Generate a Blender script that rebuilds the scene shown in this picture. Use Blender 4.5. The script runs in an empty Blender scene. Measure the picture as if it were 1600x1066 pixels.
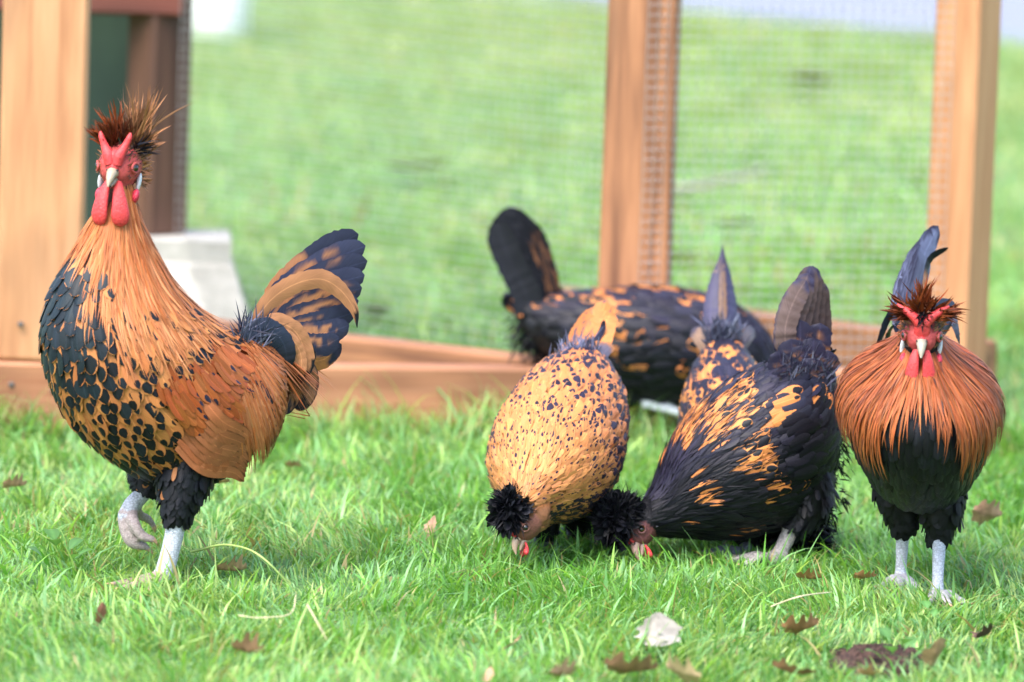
import bpy, math, random
import numpy as np
from mathutils import Vector, Matrix, noise as mnoise

rng = np.random.default_rng(7)
random.seed(7)
sc = bpy.context.scene
col = sc.collection
R = math.radians

# ------------------------------------------------------------------ camera, sky, sun, exposure
FPX = 8900.0                      # focal length in photo pixels (200 mm on 36 mm)
PITCH = math.atan(1133 / FPX)
ROLL = R(1.95)
CAM = np.array([0.0, 0.0, 1.0])
FW = np.array([0, math.cos(PITCH), -math.sin(PITCH)])
R0 = np.array([1.0, 0, 0])
U0 = np.array([0, math.sin(PITCH), math.cos(PITCH)])
RT = R0 * math.cos(ROLL) + U0 * math.sin(ROLL)
UP = -R0 * math.sin(ROLL) + U0 * math.cos(ROLL)
cd = bpy.data.cameras.new('camera')
cam = bpy.data.objects.new('camera', cd)
col.objects.link(cam)
cd.sensor_width = 36
cd.lens = FPX / 1600 * 36
cd.clip_end = 500
cd.clip_start = 0.1
cam.matrix_world = Matrix(((RT[0], UP[0], -FW[0], CAM[0]), (RT[1], UP[1], -FW[1], CAM[1]), (RT[2], UP[2], -FW[2], CAM[2]), (0, 0, 0, 1)))
cd.dof.use_dof = True
cd.dof.focus_distance = 5.92
cd.dof.aperture_fstop = 4.6
sc.camera = cam

SUN_EL, SUN_AZ = 58, 215          # azimuth measured clockwise from +Y
world = bpy.data.worlds.new('World')
sc.world = world
world.use_nodes = True
wn = world.node_tree
sky = wn.nodes.new('ShaderNodeTexSky')
sky.sky_type = 'NISHITA'
sky.sun_disc = False
sky.sun_elevation = R(SUN_EL)
sky.sun_rotation = R(SUN_AZ)
sky.air_density = 1.0
sky.dust_density = 3.0
bg = wn.nodes['Background']
bg.inputs['Strength'].default_value = 0.15
wn.links.new(sky.outputs[0], bg.inputs[0])
sd = bpy.data.lights.new('sun', 'SUN')
sd.energy = 1.4
sd.angle = R(40)
sd.color = (1.0, 0.95, 0.88)
sun = bpy.data.objects.new('sun', sd)
col.objects.link(sun)
az, el = R(SUN_AZ), R(SUN_EL)
sdir = Vector((math.sin(az) * math.cos(el), math.cos(az) * math.cos(el), math.sin(el)))
sun.rotation_euler = sdir.to_track_quat('Z', 'Y').to_euler()
sc.view_settings.view_transform = 'Standard'
sc.view_settings.look = 'None'
sc.view_settings.exposure = 1.88
sc.view_settings.gamma = 1.0
sc.render.engine = 'CYCLES'
sc.cycles.use_denoising = True
sc.cycles.max_bounces = 8
sc.cycles.transparent_max_bounces = 8
sc.cycles.caustics_reflective = False
sc.cycles.caustics_refractive = False


# ------------------------------------------------------------------ helpers
def ray(px, py):
    return FW + RT * (px - 800) / FPX - UP * (py - 533) / FPX


def ground(px, py, z=0.0):
    d = ray(px, py)
    return CAM + d * (z - CAM[2]) / d[2]


def nrm(a):
    a = np.asarray(a, float)
    return a / np.maximum(np.linalg.norm(a, axis=-1, keepdims=True), 1e-9)


def tag(o, label=None, cat=None, group=None, kind=None):
    if label: o['label'] = label
    if cat: o['category'] = cat
    if group: o['group'] = group
    if kind: o['kind'] = kind
    return o


def link(name, me, mat=None, parent=None):
    o = bpy.data.objects.new(name, me)
    col.objects.link(o)
    if mat is not None and me is not None:
        me.materials.append(mat)
    if parent is not None:
        o.parent = parent
    return o


def empty(name, loc, rz=0.0):
    o = bpy.data.objects.new(name, None)
    o.empty_display_size = 0.05
    o.location = Vector([float(c) for c in loc])
    o.rotation_euler = (0, 0, rz)
    col.objects.link(o)
    return o


def npmesh(name, V, Q, uv=None, attrs=None, smooth=True):
    """mesh from numpy arrays; Q holds quads (a triangle repeats no vertex: give 3 columns)"""
    V = np.asarray(V, np.float32)
    Q = np.asarray(Q, np.int32)
    me = bpy.data.meshes.new(name)
    me.vertices.add(len(V))
    me.vertices.foreach_set('co', V.ravel())
    k = Q.shape[1]
    me.loops.add(Q.size)
    me.loops.foreach_set('vertex_index', Q.ravel())
    me.polygons.add(len(Q))
    me.polygons.foreach_set('loop_start', np.arange(0, Q.size, k, dtype=np.int32))
    me.polygons.foreach_set('loop_total', np.full(len(Q), k, np.int32))
    me.polygons.foreach_set('use_smooth', np.full(len(Q), smooth, bool))
    if uv is not None:
        lay = me.uv_layers.new(name='uv')
        lay.data.foreach_set('uv', np.asarray(uv, np.float32)[Q.ravel()].ravel())
    for nm, arr in (attrs or {}).items():
        a = me.attributes.new(nm, 'FLOAT_COLOR', 'POINT')
        a.data.foreach_set('color', np.asarray(arr, np.float32).ravel())
    me.update(calc_edges=True)
    me.validate()
    return me


def gridquads(nv, nu, base=0, wrap=False):
    q = []
    for i in range(nv - 1):
        for j in range(nu if wrap else nu - 1):
            j2 = (j + 1) % nu
            q.append((base + i * nu + j, base + i * nu + j2, base + (i + 1) * nu + j2, base + (i + 1) * nu + j))
    return np.array(q, np.int32)


class MB:
    """collects quads for one mesh"""

    def __init__(self):
        self.V, self.Q, self.C, self.n = [], [], [], 0

    def add(self, V, Q, c=None):
        self.V.append(np.asarray(V, float))
        self.Q.append(np.asarray(Q, np.int32) + self.n)
        self.C.append(np.tile(np.array(c if c is not None else (1, 1, 1, 1), float), (len(V), 1)))
        self.n += len(V)

    def tube(self, P, r, nu=10, c=None, flat=None):
        """closed tube through points P with radii r (r = 0 at ends closes it)"""
        P = np.asarray(P, float)
        r = np.asarray(r, float)
        T = nrm(np.gradient(P, axis=0))
        ref = np.array([0.31, 0.17, 0.93]) if flat is None else np.asarray(flat, float)
        B = nrm(np.cross(T, ref))
        N = np.cross(B, T)
        th = np.linspace(0, 2 * np.pi, nu, endpoint=False)
        ring = P[:, None] + r[:, None, None] * (np.cos(th)[None, :, None] * B[:, None] + np.sin(th)[None, :, None] * N[:, None])
        V = ring.reshape(-1, 3)
        self.add(V, gridquads(len(P), nu, 0, True), c)

    def ell(self, c0, rad, axes=None, nu=14, nv=10, c=None):
        ph = np.linspace(0.02, np.pi - 0.02, nv)
        th = np.linspace(0, 2 * np.pi, nu, endpoint=False)
        S = np.stack([np.sin(ph)[:, None] * np.cos(th), np.sin(ph)[:, None] * np.sin(th), np.repeat(np.cos(ph)[:, None], nu, 1)], -1).reshape(-1, 3)
        S = S * np.asarray(rad)
        if axes is not None:
            S = S @ np.asarray(axes)
        self.add(S + np.asarray(c0), gridquads(nv, nu, 0, True), c)

    def build(self, name, mat, parent=None, attr='bc'):
        me = npmesh(name, np.concatenate(self.V), np.concatenate(self.Q), None, {attr: np.concatenate(self.C)})
        return link(name, me, mat, parent)


def spline(P, n):
    """smooth resampling of the rows of P by chord length"""
    P = np.asarray(P, float)
    if len(P) < 3:
        t = np.linspace(0, 1, n)[:, None]
        return P[0] * (1 - t) + P[-1] * t
    d = np.r_[0, np.cumsum(np.maximum(np.linalg.norm(np.diff(P[:, :3], axis=0), axis=1), 1e-6))]
    m = np.gradient(P, d, axis=0)
    t = np.linspace(0, d[-1], n)
    i = np.clip(np.searchsorted(d, t, 'right') - 1, 0, len(P) - 2)
    h = (d[i + 1] - d[i])[:, None]
    s = ((t - d[i])[:, None]) / h
    return ((2 * s**3 - 3 * s**2 + 1) * P[i] + (s**3 - 2 * s**2 + s) * h * m[i] + (-2 * s**3 + 3 * s**2) * P[i + 1] + (s**3 - s**2) * h * m[i + 1])


def vnoise(x, y, seed=0):
    """value noise in numpy, 0..1"""
    xi, yi = np.floor(x).astype(np.int64), np.floor(y).astype(np.int64)
    fx, fy = x - xi, y - yi
    fx, fy = fx * fx * (3 - 2 * fx), fy * fy * (3 - 2 * fy)

    def h(a, b):
        n = (a * 374761393 + b * 668265263 + seed * 974634) & 0xffffffff
        n = ((n ^ (n >> 13)) * 1274126177) & 0xffffffff
        return ((n ^ (n >> 16)) & 0xffff) / 65535.0
    return (h(xi, yi) * (1 - fx) + h(xi + 1, yi) * fx) * (1 - fy) + (h(xi, yi + 1) * (1 - fx) + h(xi + 1, yi + 1) * fx) * fy


def n3(P, scale, off=0.0):
    return np.array([mnoise.noise(Vector((float(p[0]) * scale + off, float(p[1]) * scale, float(p[2]) * scale))) for p in P])


# ------------------------------------------------------------------ materials
def newmat(name):
    m = bpy.data.materials.new(name)
    m.use_nodes = True
    nt = m.node_tree
    b = nt.nodes['Principled BSDF']
    return m, nt, b


def nd(nt, typ, **kw):
    n = nt.nodes.new(typ)
    for k, v in kw.items():
        if k.startswith('i_'):
            key = k[2:]
            n.inputs[int(key) if key.isdigit() else key].default_value = v
        else:
            setattr(n, k, v)
    return n


def mth(nt, op, a, b=None, c=None, clamp=False):
    n = nt.nodes.new('ShaderNodeMath')
    n.operation = op
    n.use_clamp = clamp
    for i, v in enumerate((a, b, c)):
        if v is None: continue
        if isinstance(v, (int, float)): n.inputs[i].default_value = v
        else: nt.links.new(v, n.inputs[i])
    return n.outputs[0]


def mixc(nt, fac, a, b, typ='MIX'):
    n = nt.nodes.new('ShaderNodeMix')
    n.data_type = 'RGBA'
    n.blend_type = typ
    for idx, v in ((0, fac), (6, a), (7, b)):
        if isinstance(v, (int, float)): n.inputs[idx].default_value = v
        elif isinstance(v, tuple): n.inputs[idx].default_value = v if len(v) == 4 else v + (1,)
        else: nt.links.new(v, n.inputs[idx])
    return n.outputs[2]


def feather_material():
    m, nt, b = newmat('feather')
    L = nt.links.new
    fc = nd(nt, 'ShaderNodeAttribute', attribute_name='fc')
    fs = nd(nt, 'ShaderNodeAttribute', attribute_name='fs')
    uv = nd(nt, 'ShaderNodeUVMap', uv_map='uv')
    sep = nd(nt, 'ShaderNodeSeparateXYZ')
    L(uv.outputs[0], sep.inputs[0])
    u, v = sep.outputs[0], sep.outputs[1]
    tc = nd(nt, 'ShaderNodeTexCoord')
    no = nd(nt, 'ShaderNodeTexNoise', i_Scale=420.0, i_Detail=2.0)
    L(tc.outputs['Object'], no.inputs['Vector'])
    wob = mth(nt, 'MULTIPLY', mth(nt, 'SUBTRACT', no.outputs['Fac'], 0.5), 0.55)
    sz = fc.outputs['Alpha']
    du = mth(nt, 'MULTIPLY', mth(nt, 'SUBTRACT', u, 0.5), 2.0)
    eu = mth(nt, 'DIVIDE', du, mth(nt, 'MULTIPLY', sz, 1.2))
    ev = mth(nt, 'DIVIDE', mth(nt, 'SUBTRACT', v, mth(nt, 'SUBTRACT', 1.02, mth(nt, 'MULTIPLY', sz, 0.36))), mth(nt, 'MULTIPLY', sz, 0.42))
    e = mth(nt, 'ADD', mth(nt, 'ADD', mth(nt, 'MULTIPLY', eu, eu), mth(nt, 'MULTIPLY', ev, ev)), wob)
    spot = mth(nt, 'LESS_THAN', e, 1.0)
    spot = mth(nt, 'MULTIPLY', spot, mth(nt, 'GREATER_THAN', sz, 0.03))
    # barbs: fine lines running out from the shaft, and the paler shaft itself
    au = mth(nt, 'ABSOLUTE', du)
    cb = nd(nt, 'ShaderNodeCombineXYZ')
    L(mth(nt, 'MULTIPLY', mth(nt, 'SUBTRACT', v, mth(nt, 'MULTIPLY', au, 0.45)), 26.0), cb.inputs[0])
    L(mth(nt, 'MULTIPLY', u, 1.2), cb.inputs[1])
    L(mth(nt, 'MULTIPLY', fs.outputs['Alpha'], 37.0), cb.inputs[2])
    barb = nd(nt, 'ShaderNodeTexNoise', i_Scale=1.0, i_Detail=3.0, i_Roughness=0.65)
    L(cb.outputs[0], barb.inputs['Vector'])
    base = mixc(nt, spot, fc.outputs['Color'], fs.outputs['Color'])
    bv = mth(nt, 'ADD', 0.62, mth(nt, 'MULTIPLY', barb.outputs['Fac'], 0.76))
    cc = nd(nt, 'ShaderNodeCombineColor')
    for i in range(3): L(bv, cc.inputs[i])
    base = mixc(nt, 1.0, base, cc.outputs[0], 'MULTIPLY')
    shaft = mth(nt, 'MULTIPLY', mth(nt, 'SUBTRACT', 1.0, mth(nt, 'MULTIPLY', au, 10.0), None, True), 0.5)
    base = mixc(nt, shaft, base, mixc(nt, 1.0, base, (2.0, 2.0, 2.0, 1), 'MULTIPLY'))
    L(base, b.inputs['Base Color'])
    b.inputs['Roughness'].default_value = 0.46
    b.inputs['Specular IOR Level'].default_value = 0.2
    b.inputs['Sheen Weight'].default_value = 0.02
    b.inputs['Sheen Roughness'].default_value = 0.4
    b.inputs['Sheen Tint'].default_value = (0.75, 0.8, 1.0, 1)
    bp = nd(nt, 'ShaderNodeBump', i_Strength=0.35, i_Distance=0.0006)
    L(barb.outputs['Fac'], bp.inputs['Height'])
    L(bp.outputs[0], b.inputs['Normal'])
    return m


def attr_material(name, rough=0.5, spec=0.5, bump=0.0, bscale=500, sss=0.0, vary=0.25):
    m, nt, b = newmat(name)
    L = nt.links.new
    a = nd(nt, 'ShaderNodeAttribute', attribute_name='bc')
    tc = nd(nt, 'ShaderNodeTexCoord')
    no = nd(nt, 'ShaderNodeTexNoise', i_Scale=float(bscale), i_Detail=4.0, i_Roughness=0.65)
    L(tc.outputs['Object'], no.inputs['Vector'])
    f = mth(nt, 'ADD', 1 - vary, mth(nt, 'MULTIPLY', no.outputs['Fac'], 2 * vary))
    cc = nd(nt, 'ShaderNodeCombineColor')
    for i in range(3): L(f, cc.inputs[i])
    L(mixc(nt, 1.0, a.outputs['Color'], cc.outputs[0], 'MULTIPLY'), b.inputs['Base Color'])
    b.inputs['Roughness'].default_value = rough
    b.inputs['Specular IOR Level'].default_value = spec
    if sss:
        b.inputs['Subsurface Weight'].default_value = sss
        b.inputs['Subsurface Radius'].default_value = (0.006, 0.002, 0.001)
        b.inputs['Subsurface Scale'].default_value = 1.0
    if bump:
        bp = nd(nt, 'ShaderNodeBump', i_Strength=bump, i_Distance=0.001)
        L(no.outputs['Fac'], bp.inputs['Height'])
        L(bp.outputs[0], b.inputs['Normal'])
    return m


def body_material():
    m, nt, b = newmat('body_skin')
    L = nt.links.new
    a = nd(nt, 'ShaderNodeAttribute', attribute_name='bc')
    tc = nd(nt, 'ShaderNodeTexCoord')
    no = nd(nt, 'ShaderNodeTexNoise', i_Scale=260.0, i_Detail=4.0, i_Roughness=0.7)
    L(tc.outputs['Object'], no.inputs['Vector'])
    vo = nd(nt, 'ShaderNodeTexVoronoi', i_Scale=250.0, feature='DISTANCE_TO_EDGE')
    mp = nd(nt, 'ShaderNodeMapping')
    mp.inputs['Scale'].default_value = (1.0, 1.0, 1.7)
    L(tc.outputs['Object'], mp.inputs[0])
    L(mp.outputs[0], vo.inputs['Vector'])
    leg = a.outputs['Alpha']
    scale = mth(nt, 'MINIMUM', mth(nt, 'MULTIPLY', vo.outputs['Distance'], 6.0), 1.0)
    scale = mth(nt, 'ADD', mth(nt, 'MULTIPLY', mth(nt, 'SUBTRACT', scale, 1.0), mth(nt, 'MULTIPLY', leg, 0.32)), 1.0)
    f = mth(nt, 'MULTIPLY', scale, mth(nt, 'ADD', 0.35, mth(nt, 'MULTIPLY', no.outputs['Fac'], 1.3)))
    cc = nd(nt, 'ShaderNodeCombineColor')
    for i in range(3): L(f, cc.inputs[i])
    L(mixc(nt, 1.0, a.outputs['Color'], cc.outputs[0], 'MULTIPLY'), b.inputs['Base Color'])
    b.inputs['Roughness'].default_value = 0.6
    b.inputs['Specular IOR Level'].default_value = 0.2
    bp = nd(nt, 'ShaderNodeBump', i_Strength=0.9, i_Distance=0.0014)
    L(mth(nt, 'ADD', scale, no.outputs['Fac']), bp.inputs['Height'])
    L(bp.outputs[0], b.inputs['Normal'])
    return m


def grass_material():
    m, nt, b = newmat('grass')
    L = nt.links.new
    a = nd(nt, 'ShaderNodeAttribute', attribute_name='bc')
    L(a.outputs['Color'], b.inputs['Base Color'])
    b.inputs['Roughness'].default_value = 0.42
    b.inputs['Specular IOR Level'].default_value = 0.6
    tr = nd(nt, 'ShaderNodeBsdfTranslucent')
    L(mixc(nt, 1.0, a.outputs['Color'], (1.0, 1.0, 0.55, 1), 'MULTIPLY'), tr.inputs[0])
    mx = nd(nt, 'ShaderNodeMixShader', i_0=0.46)
    L(b.outputs[0], mx.inputs[1])
    L(tr.outputs[0], mx.inputs[2])
    L(mx.outputs[0], nt.nodes['Material Output'].inputs[0])
    return m


def wood_material(name, c0, c1, c2, rough=0.65, stain=0.35):
    """grain along the object's local Z"""
    m, nt, b = newmat(name)
    L = nt.links.new
    tc = nd(nt, 'ShaderNodeTexCoord')
    oi = nd(nt, 'ShaderNodeObjectInfo')
    mp = nd(nt, 'ShaderNodeMapping')
    mp.inputs['Scale'].default_value = (1, 1, 0.06)
    ad = nd(nt, 'ShaderNodeVectorMath', operation='ADD')
    L(tc.outputs['Object'], ad.inputs[0])
    cb = nd(nt, 'ShaderNodeCombineXYZ')
    L(mth(nt, 'MULTIPLY', oi.outputs['Random'], 9.0), cb.inputs[0])
    L(mth(nt, 'MULTIPLY', oi.outputs['Random'], 23.0), cb.inputs[2])
    L(cb.outputs[0], ad.inputs[1])
    L(ad.outputs[0], mp.inputs[0])
    n1 = nd(nt, 'ShaderNodeTexNoise', i_Scale=38.0, i_Detail=5.0, i_Roughness=0.6, i_Distortion=0.6)
    L(mp.outputs[0], n1.inputs['Vector'])
    n2 = nd(nt, 'ShaderNodeTexNoise', i_Scale=260.0, i_Detail=3.0)
    L(mp.outputs[0], n2.inputs['Vector'])
    mp2 = nd(nt, 'ShaderNodeMapping')
    mp2.inputs['Scale'].default_value = (1, 1, 0.35)
    L(ad.outputs[0], mp2.inputs[0])
    n3_ = nd(nt, 'ShaderNodeTexNoise', i_Scale=11.0, i_Detail=2.0)
    L(mp2.outputs[0], n3_.inputs['Vector'])
    r = nd(nt, 'ShaderNodeValToRGB')
    r.color_ramp.elements[0].position = 0.34
    r.color_ramp.elements[0].color = c0 + (1,)
    r.color_ramp.elements[1].position = 0.68
    r.color_ramp.elements[1].color = c2 + (1,)
    e = r.color_ramp.elements.new(0.5)
    e.color = c1 + (1,)
    f = mth(nt, 'ADD', mth(nt, 'MULTIPLY', n1.outputs['Fac'], 0.7), mth(nt, 'MULTIPLY', n3_.outputs['Fac'], 0.3))
    L(f, r.inputs[0])
    fine = mth(nt, 'ADD', 0.82, mth(nt, 'MULTIPLY', n2.outputs['Fac'], 0.36))
    vo = nd(nt, 'ShaderNodeTexVoronoi', i_Scale=10.0)
    L(mp2.outputs[0], vo.inputs['Vector'])
    knot = mth(nt, 'SUBTRACT', 1.0, mth(nt, 'MULTIPLY', mth(nt, 'ADD', vo.outputs['Distance'], mth(nt, 'MULTIPLY', n1.outputs['Fac'], .08)), 2.9), None, True)
    cc = nd(nt, 'ShaderNodeCombineColor')
    for i in range(3): L(fine, cc.inputs[i])
    cl = mixc(nt, 1.0, r.outputs[0], cc.outputs[0], 'MULTIPLY')
    cl = mixc(nt, mth(nt, 'MULTIPLY', knot, 0.9, None, True), cl, tuple(c * 0.35 for c in c0))
    st_ = mth(nt, 'MULTIPLY', mth(nt, 'MULTIPLY', mth(nt, 'SUBTRACT', n3_.outputs['Fac'], .54), 7.0, None, True), stain)
    cl = mixc(nt, st_, cl, tuple(c * 0.45 for c in c0))
    L(cl, b.inputs['Base Color'])
    b.inputs['Roughness'].default_value = rough
    bp = nd(nt, 'ShaderNodeBump', i_Strength=0.3, i_Distance=0.001)
    L(n2.outputs['Fac'], bp.inputs['Height'])
    L(bp.outputs[0], b.inputs['Normal'])
    return m


def noise_material(name, c0, c1, scale, rough=0.8, bump=0.3, bdist=0.002, metal=0.0, pos=(0.35, 0.65)):
    m, nt, b = newmat(name)
    L = nt.links.new
    tc = nd(nt, 'ShaderNodeTexCoord')
    no = nd(nt, 'ShaderNodeTexNoise', i_Scale=float(scale), i_Detail=6.0, i_Roughness=0.65)
    L(tc.outputs['Object'], no.inputs['Vector'])
    r = nd(nt, 'ShaderNodeValToRGB')
    r.color_ramp.elements[0].position, r.color_ramp.elements[1].position = pos
    r.color_ramp.elements[0].color = c0 + (1,)
    r.color_ramp.elements[1].color = c1 + (1,)
    L(no.outputs['Fac'], r.inputs[0])
    L(r.outputs[0], b.inputs['Base Color'])
    b.inputs['Roughness'].default_value = rough
    b.inputs['Metallic'].default_value = metal
    bp = nd(nt, 'ShaderNodeBump', i_Strength=bump, i_Distance=bdist)
    L(no.outputs['Fac'], bp.inputs['Height'])
    L(bp.outputs[0], b.inputs['Normal'])
    return m


def ground_material():
    m, nt, b = newmat('lawn_soil')
    L = nt.links.new
    tc = nd(nt, 'ShaderNodeTexCoord')
    n1 = nd(nt, 'ShaderNodeTexNoise', i_Scale=3.0, i_Detail=5.0, i_Roughness=0.6)
    n2 = nd(nt, 'ShaderNodeTexNoise', i_Scale=60.0, i_Detail=5.0, i_Roughness=0.7)
    n4 = nd(nt, 'ShaderNodeTexNoise', i_Scale=1.1, i_Detail=3.0)
    for n in (n1, n2, n4): L(tc.outputs['Object'], n.inputs['Vector'])
    r = nd(nt, 'ShaderNodeValToRGB')
    el = r.color_ramp.elements
    el[0].position, el[0].color = 0.3, (0.05, 0.11, 0.028, 1)
    el[1].position, el[1].color = 0.75, (0.13, 0.28, 0.08, 1)
    L(n2.outputs['Fac'], r.inputs[0])
    dry = mth(nt, 'MULTIPLY', mth(nt, 'SUBTRACT', n1.outputs['Fac'], 0.55), 4.0, None, True)
    c = mixc(nt, mth(nt, 'MULTIPLY', dry, 0.5), r.outputs[0], (0.20, 0.20, 0.07, 1))
    L(c, b.inputs['Base Color'])
    b.inputs['Roughness'].default_value = 0.9
    bp = nd(nt, 'ShaderNodeBump', i_Strength=0.6, i_Distance=0.01)
    L(n2.outputs['Fac'], bp.inputs['Height'])
    L(bp.outputs[0], b.inputs['Normal'])
    return m


M_FEATHER = feather_material()
M_BODY = body_material()
M_FLESH = attr_material('flesh', 0.42, 0.4, 1.0, 380, 0.05, 0.55)
M_HORN = attr_material('horn', 0.35, 0.5, 0.15, 300, 0.0, 0.25)
M_EYE = attr_material('eye', 0.05, 0.8, 0.0, 500, 0.0, 0.05)
M_GRASS = grass_material()
M_SOIL = ground_material()
M_CEDAR = wood_material('cedar_wood', (0.34, 0.145, 0.062), (0.46, 0.225, 0.105), (0.55, 0.30, 0.155))
M_CEDAR2 = wood_material('cedar_wood_weathered', (0.13, 0.052, 0.025), (0.34, 0.15, 0.068), (0.45, 0.22, 0.11), 0.65, 0.8)
M_RAIL = wood_material('sill_wood', (0.26, 0.10, 0.045), (0.35, 0.155, 0.075), (0.43, 0.21, 0.11), 0.7, 0.6)
M_STAIN = wood_material('dark_stained_wood', (0.06, 0.025, 0.015), (0.10, 0.045, 0.026), (0.16, 0.075, 0.045))
M_REDWOOD = wood_material('red_stained_wood', (0.10, 0.022, 0.014), (0.15, 0.04, 0.025), (0.2, 0.06, 0.04))
M_GREEN = noise_material('dark_green_paint', (0.012, 0.03, 0.02), (0.022, 0.05, 0.032), 12, 0.6, 0.1)
M_WIRE = noise_material('galvanised_wire', (0.33, 0.34, 0.35), (0.5, 0.51, 0.52), 80, 0.4, 0.1, 0.0005, 0.7)
M_CONC = noise_material('concrete', (0.34, 0.325, 0.29), (0.50, 0.48, 0.44), 30, 0.9, 0.4)
M_PLASTIC = noise_material('white_plastic', (0.78, 0.79, 0.8), (0.84, 0.85, 0.86), 8, 0.35, 0.05)
M_ROAD = noise_material('asphalt', (0.15, 0.165, 0.22), (0.21, 0.23, 0.30), 40, 0.9, 0.4)
M_DIRT = noise_material('dirt', (0.025, 0.012, 0.009), (0.13, 0.066, 0.048), 190, 0.95, 1.0, 0.01, pos=(0.4, 0.62))
M_LEAF = attr_material('dry_leaf', 0.6, 0.4, 0.5, 160, 0.0, 0.35)


# ------------------------------------------------------------------ the setting: lawn, road, bare soil
def sheet(name, pts, z, mat):
    V = [(x, y, z) for x, y in pts]
    me = npmesh(name, V, np.array([list(range(len(V)))]), smooth=False)
    o = link(name, me, mat)
    return tag(o, kind='structure')


def lawn_height(x, y):
    """gentle unevenness near the birds"""
    return 0.0


sheet('lawn', [(-60, -20), (60, -20), (60, 120), (-60, 120)], 0.0, M_SOIL)
ra, rb = ground(1580, 70), ground(1100, 22)
rs = (rb[1] - ra[1]) / (rb[0] - ra[0])
ry = lambda x: ra[1] + (x - ra[0]) * rs
sheet('road', [(-40, ry(-40)), (40, ry(40)), (40, ry(40) + 5.5), (-40, ry(-40) + 5.5)], 0.004, M_ROAD)

# bare scratched soil in the right foreground: a low crumbly mound
DC = ground(1378, 1038)
DRX, DRY = 0.052, 0.09
nx_, ny_ = 130, 130
gx, gy = np.meshgrid(np.linspace(-1, 1, nx_), np.linspace(-1, 1, ny_))
X = DC[0] + gx * DRX * 1.25
Y = DC[1] + gy * DRY * 1.25
rr = np.sqrt(gx**2 + gy**2) * 1.25
fall = np.clip(1 - rr / 1.2, 0, 1)
Z = 0.003 + 0.006 * np.clip(fall * 1.6, 0, 1) * (0.45 + 0.8 * vnoise(X * 90, Y * 90, 3)) + 0.009 * fall * vnoise(X * 200, Y * 200, 4) + 0.006 * fall * vnoise(X * 480, Y * 480, 5)
Z -= 0.02 * np.clip(rr - .6 - .9 * (vnoise(X * 40, Y * 40, 8) - .5), 0, 1)
o = link('bare_soil', npmesh('bare_soil', np.stack([X, Y, Z], -1).reshape(-1, 3), gridquads(ny_, nx_)), M_DIRT)
tag(o, kind='structure')


# ------------------------------------------------------------------ chicken run and hen house: one coop
def beam(name, p0, p1, w, d, mat, parent, twist=0.0, bevel=0.004, ref=(0, 0, 1)):
    """timber from p0 to p1 (centre line); w across, d deep; local Z runs along the grain"""
    p0, p1 = Vector([float(c) for c in p0]), Vector([float(c) for c in p1])
    ln = (p1 - p0).length
    zx = (p1 - p0).normalized()
    rf = Vector(ref)
    if abs(zx.dot(rf)) > 0.95: rf = Vector((0, 1, 0))
    xx = rf.cross(zx).normalized()
    yx = zx.cross(xx)
    if twist:
        q = Matrix.Rotation(twist, 3, zx)
        xx, yx = q @ xx, q @ yx
    b = bevel
    hx, hy = w / 2, d / 2
    prof = [(-hx + b, -hy), (hx - b, -hy), (hx, -hy + b), (hx, hy - b), (hx - b, hy), (-hx + b, hy), (-hx, hy - b), (-hx, -hy + b)]
    zs = [(0, 1 - 2 * b / max(w, d)), (b, 1), (ln - b, 1), (ln, 1 - 2 * b / max(w, d))]
    V = [(x * s, y * s, z) for z, s in zs for x, y in prof]
    F = [tuple(range(7, -1, -1)), tuple(range(24, 32))]
    for i in range(3):
        for j in range(8):
            F.append((i * 8 + j, i * 8 + (j + 1) % 8, (i + 1) * 8 + (j + 1) % 8, (i + 1) * 8 + j))
    me = bpy.data.meshes.new(name)
    me.from_pydata(V, [], F)
    me.update()
    o = link(name, me, mat)
    mw = Matrix(((xx[0], yx[0], zx[0], p0[0]), (xx[1], yx[1], zx[1], p0[1]), (xx[2], yx[2], zx[2], p0[2]), (0, 0, 0, 1)))
    o.parent = parent
    o.matrix_local = Matrix.Translation(-parent.location) @ mw
    return o


def wire_mesh(name, a, b_, z0, z1, parent, pitch=0.0127, r=0.00042):
    """welded hardware cloth between ground points a and b_"""
    a, b_ = np.array([a[0], a[1], 0.0]), np.array([b_[0], b_[1], 0.0])
    ln = np.linalg.norm(b_ - a)
    t = (b_ - a) / ln
    n = np.array([-t[1], t[0], 0])
    segs = []
    k = int(ln / pitch)
    for i in range(k + 1):
        c = a + t * (i * pitch)
        wob = 0.0006 * math.sin(i * 1.7)
        segs.append((c + n * wob + [0, 0, z0], c - n * wob + [0, 0, z1]))
    for i in range(int((z1 - z0) / pitch) + 1):
        z = z0 + i * pitch
        segs.append((a + n * r * 1.6 + [0, 0, z], b_ + n * r * 1.6 + [0, 0, z + 0.0004]))
    S = np.array(segs)
    D = nrm(S[:, 1] - S[:, 0])
    B = nrm(np.cross(D, n[None]))
    C = np.cross(D, B)
    V = []
    for e in (0, 1):
        for ca, cb_ in ((1, 0), (0, 1), (-1, 0), (0, -1)):
            V.append(S[:, e] + (B * ca + C * cb_) * r)
    V = np.stack(V, 1)
    Q = []
    for j in range(4):
        Q.append([j, (j + 1) % 4, 4 + (j + 1) % 4, 4 + j])
    Q = (np.array(Q)[None] + (np.arange(len(S)) * 8)[:, None, None]).reshape(-1, 4)
    o = link(name, npmesh(name, V.reshape(-1, 3) - np.array(parent.location), Q, smooth=False), M_WIRE, parent)
    o['kind'] = 'stuff'
    return o


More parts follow.
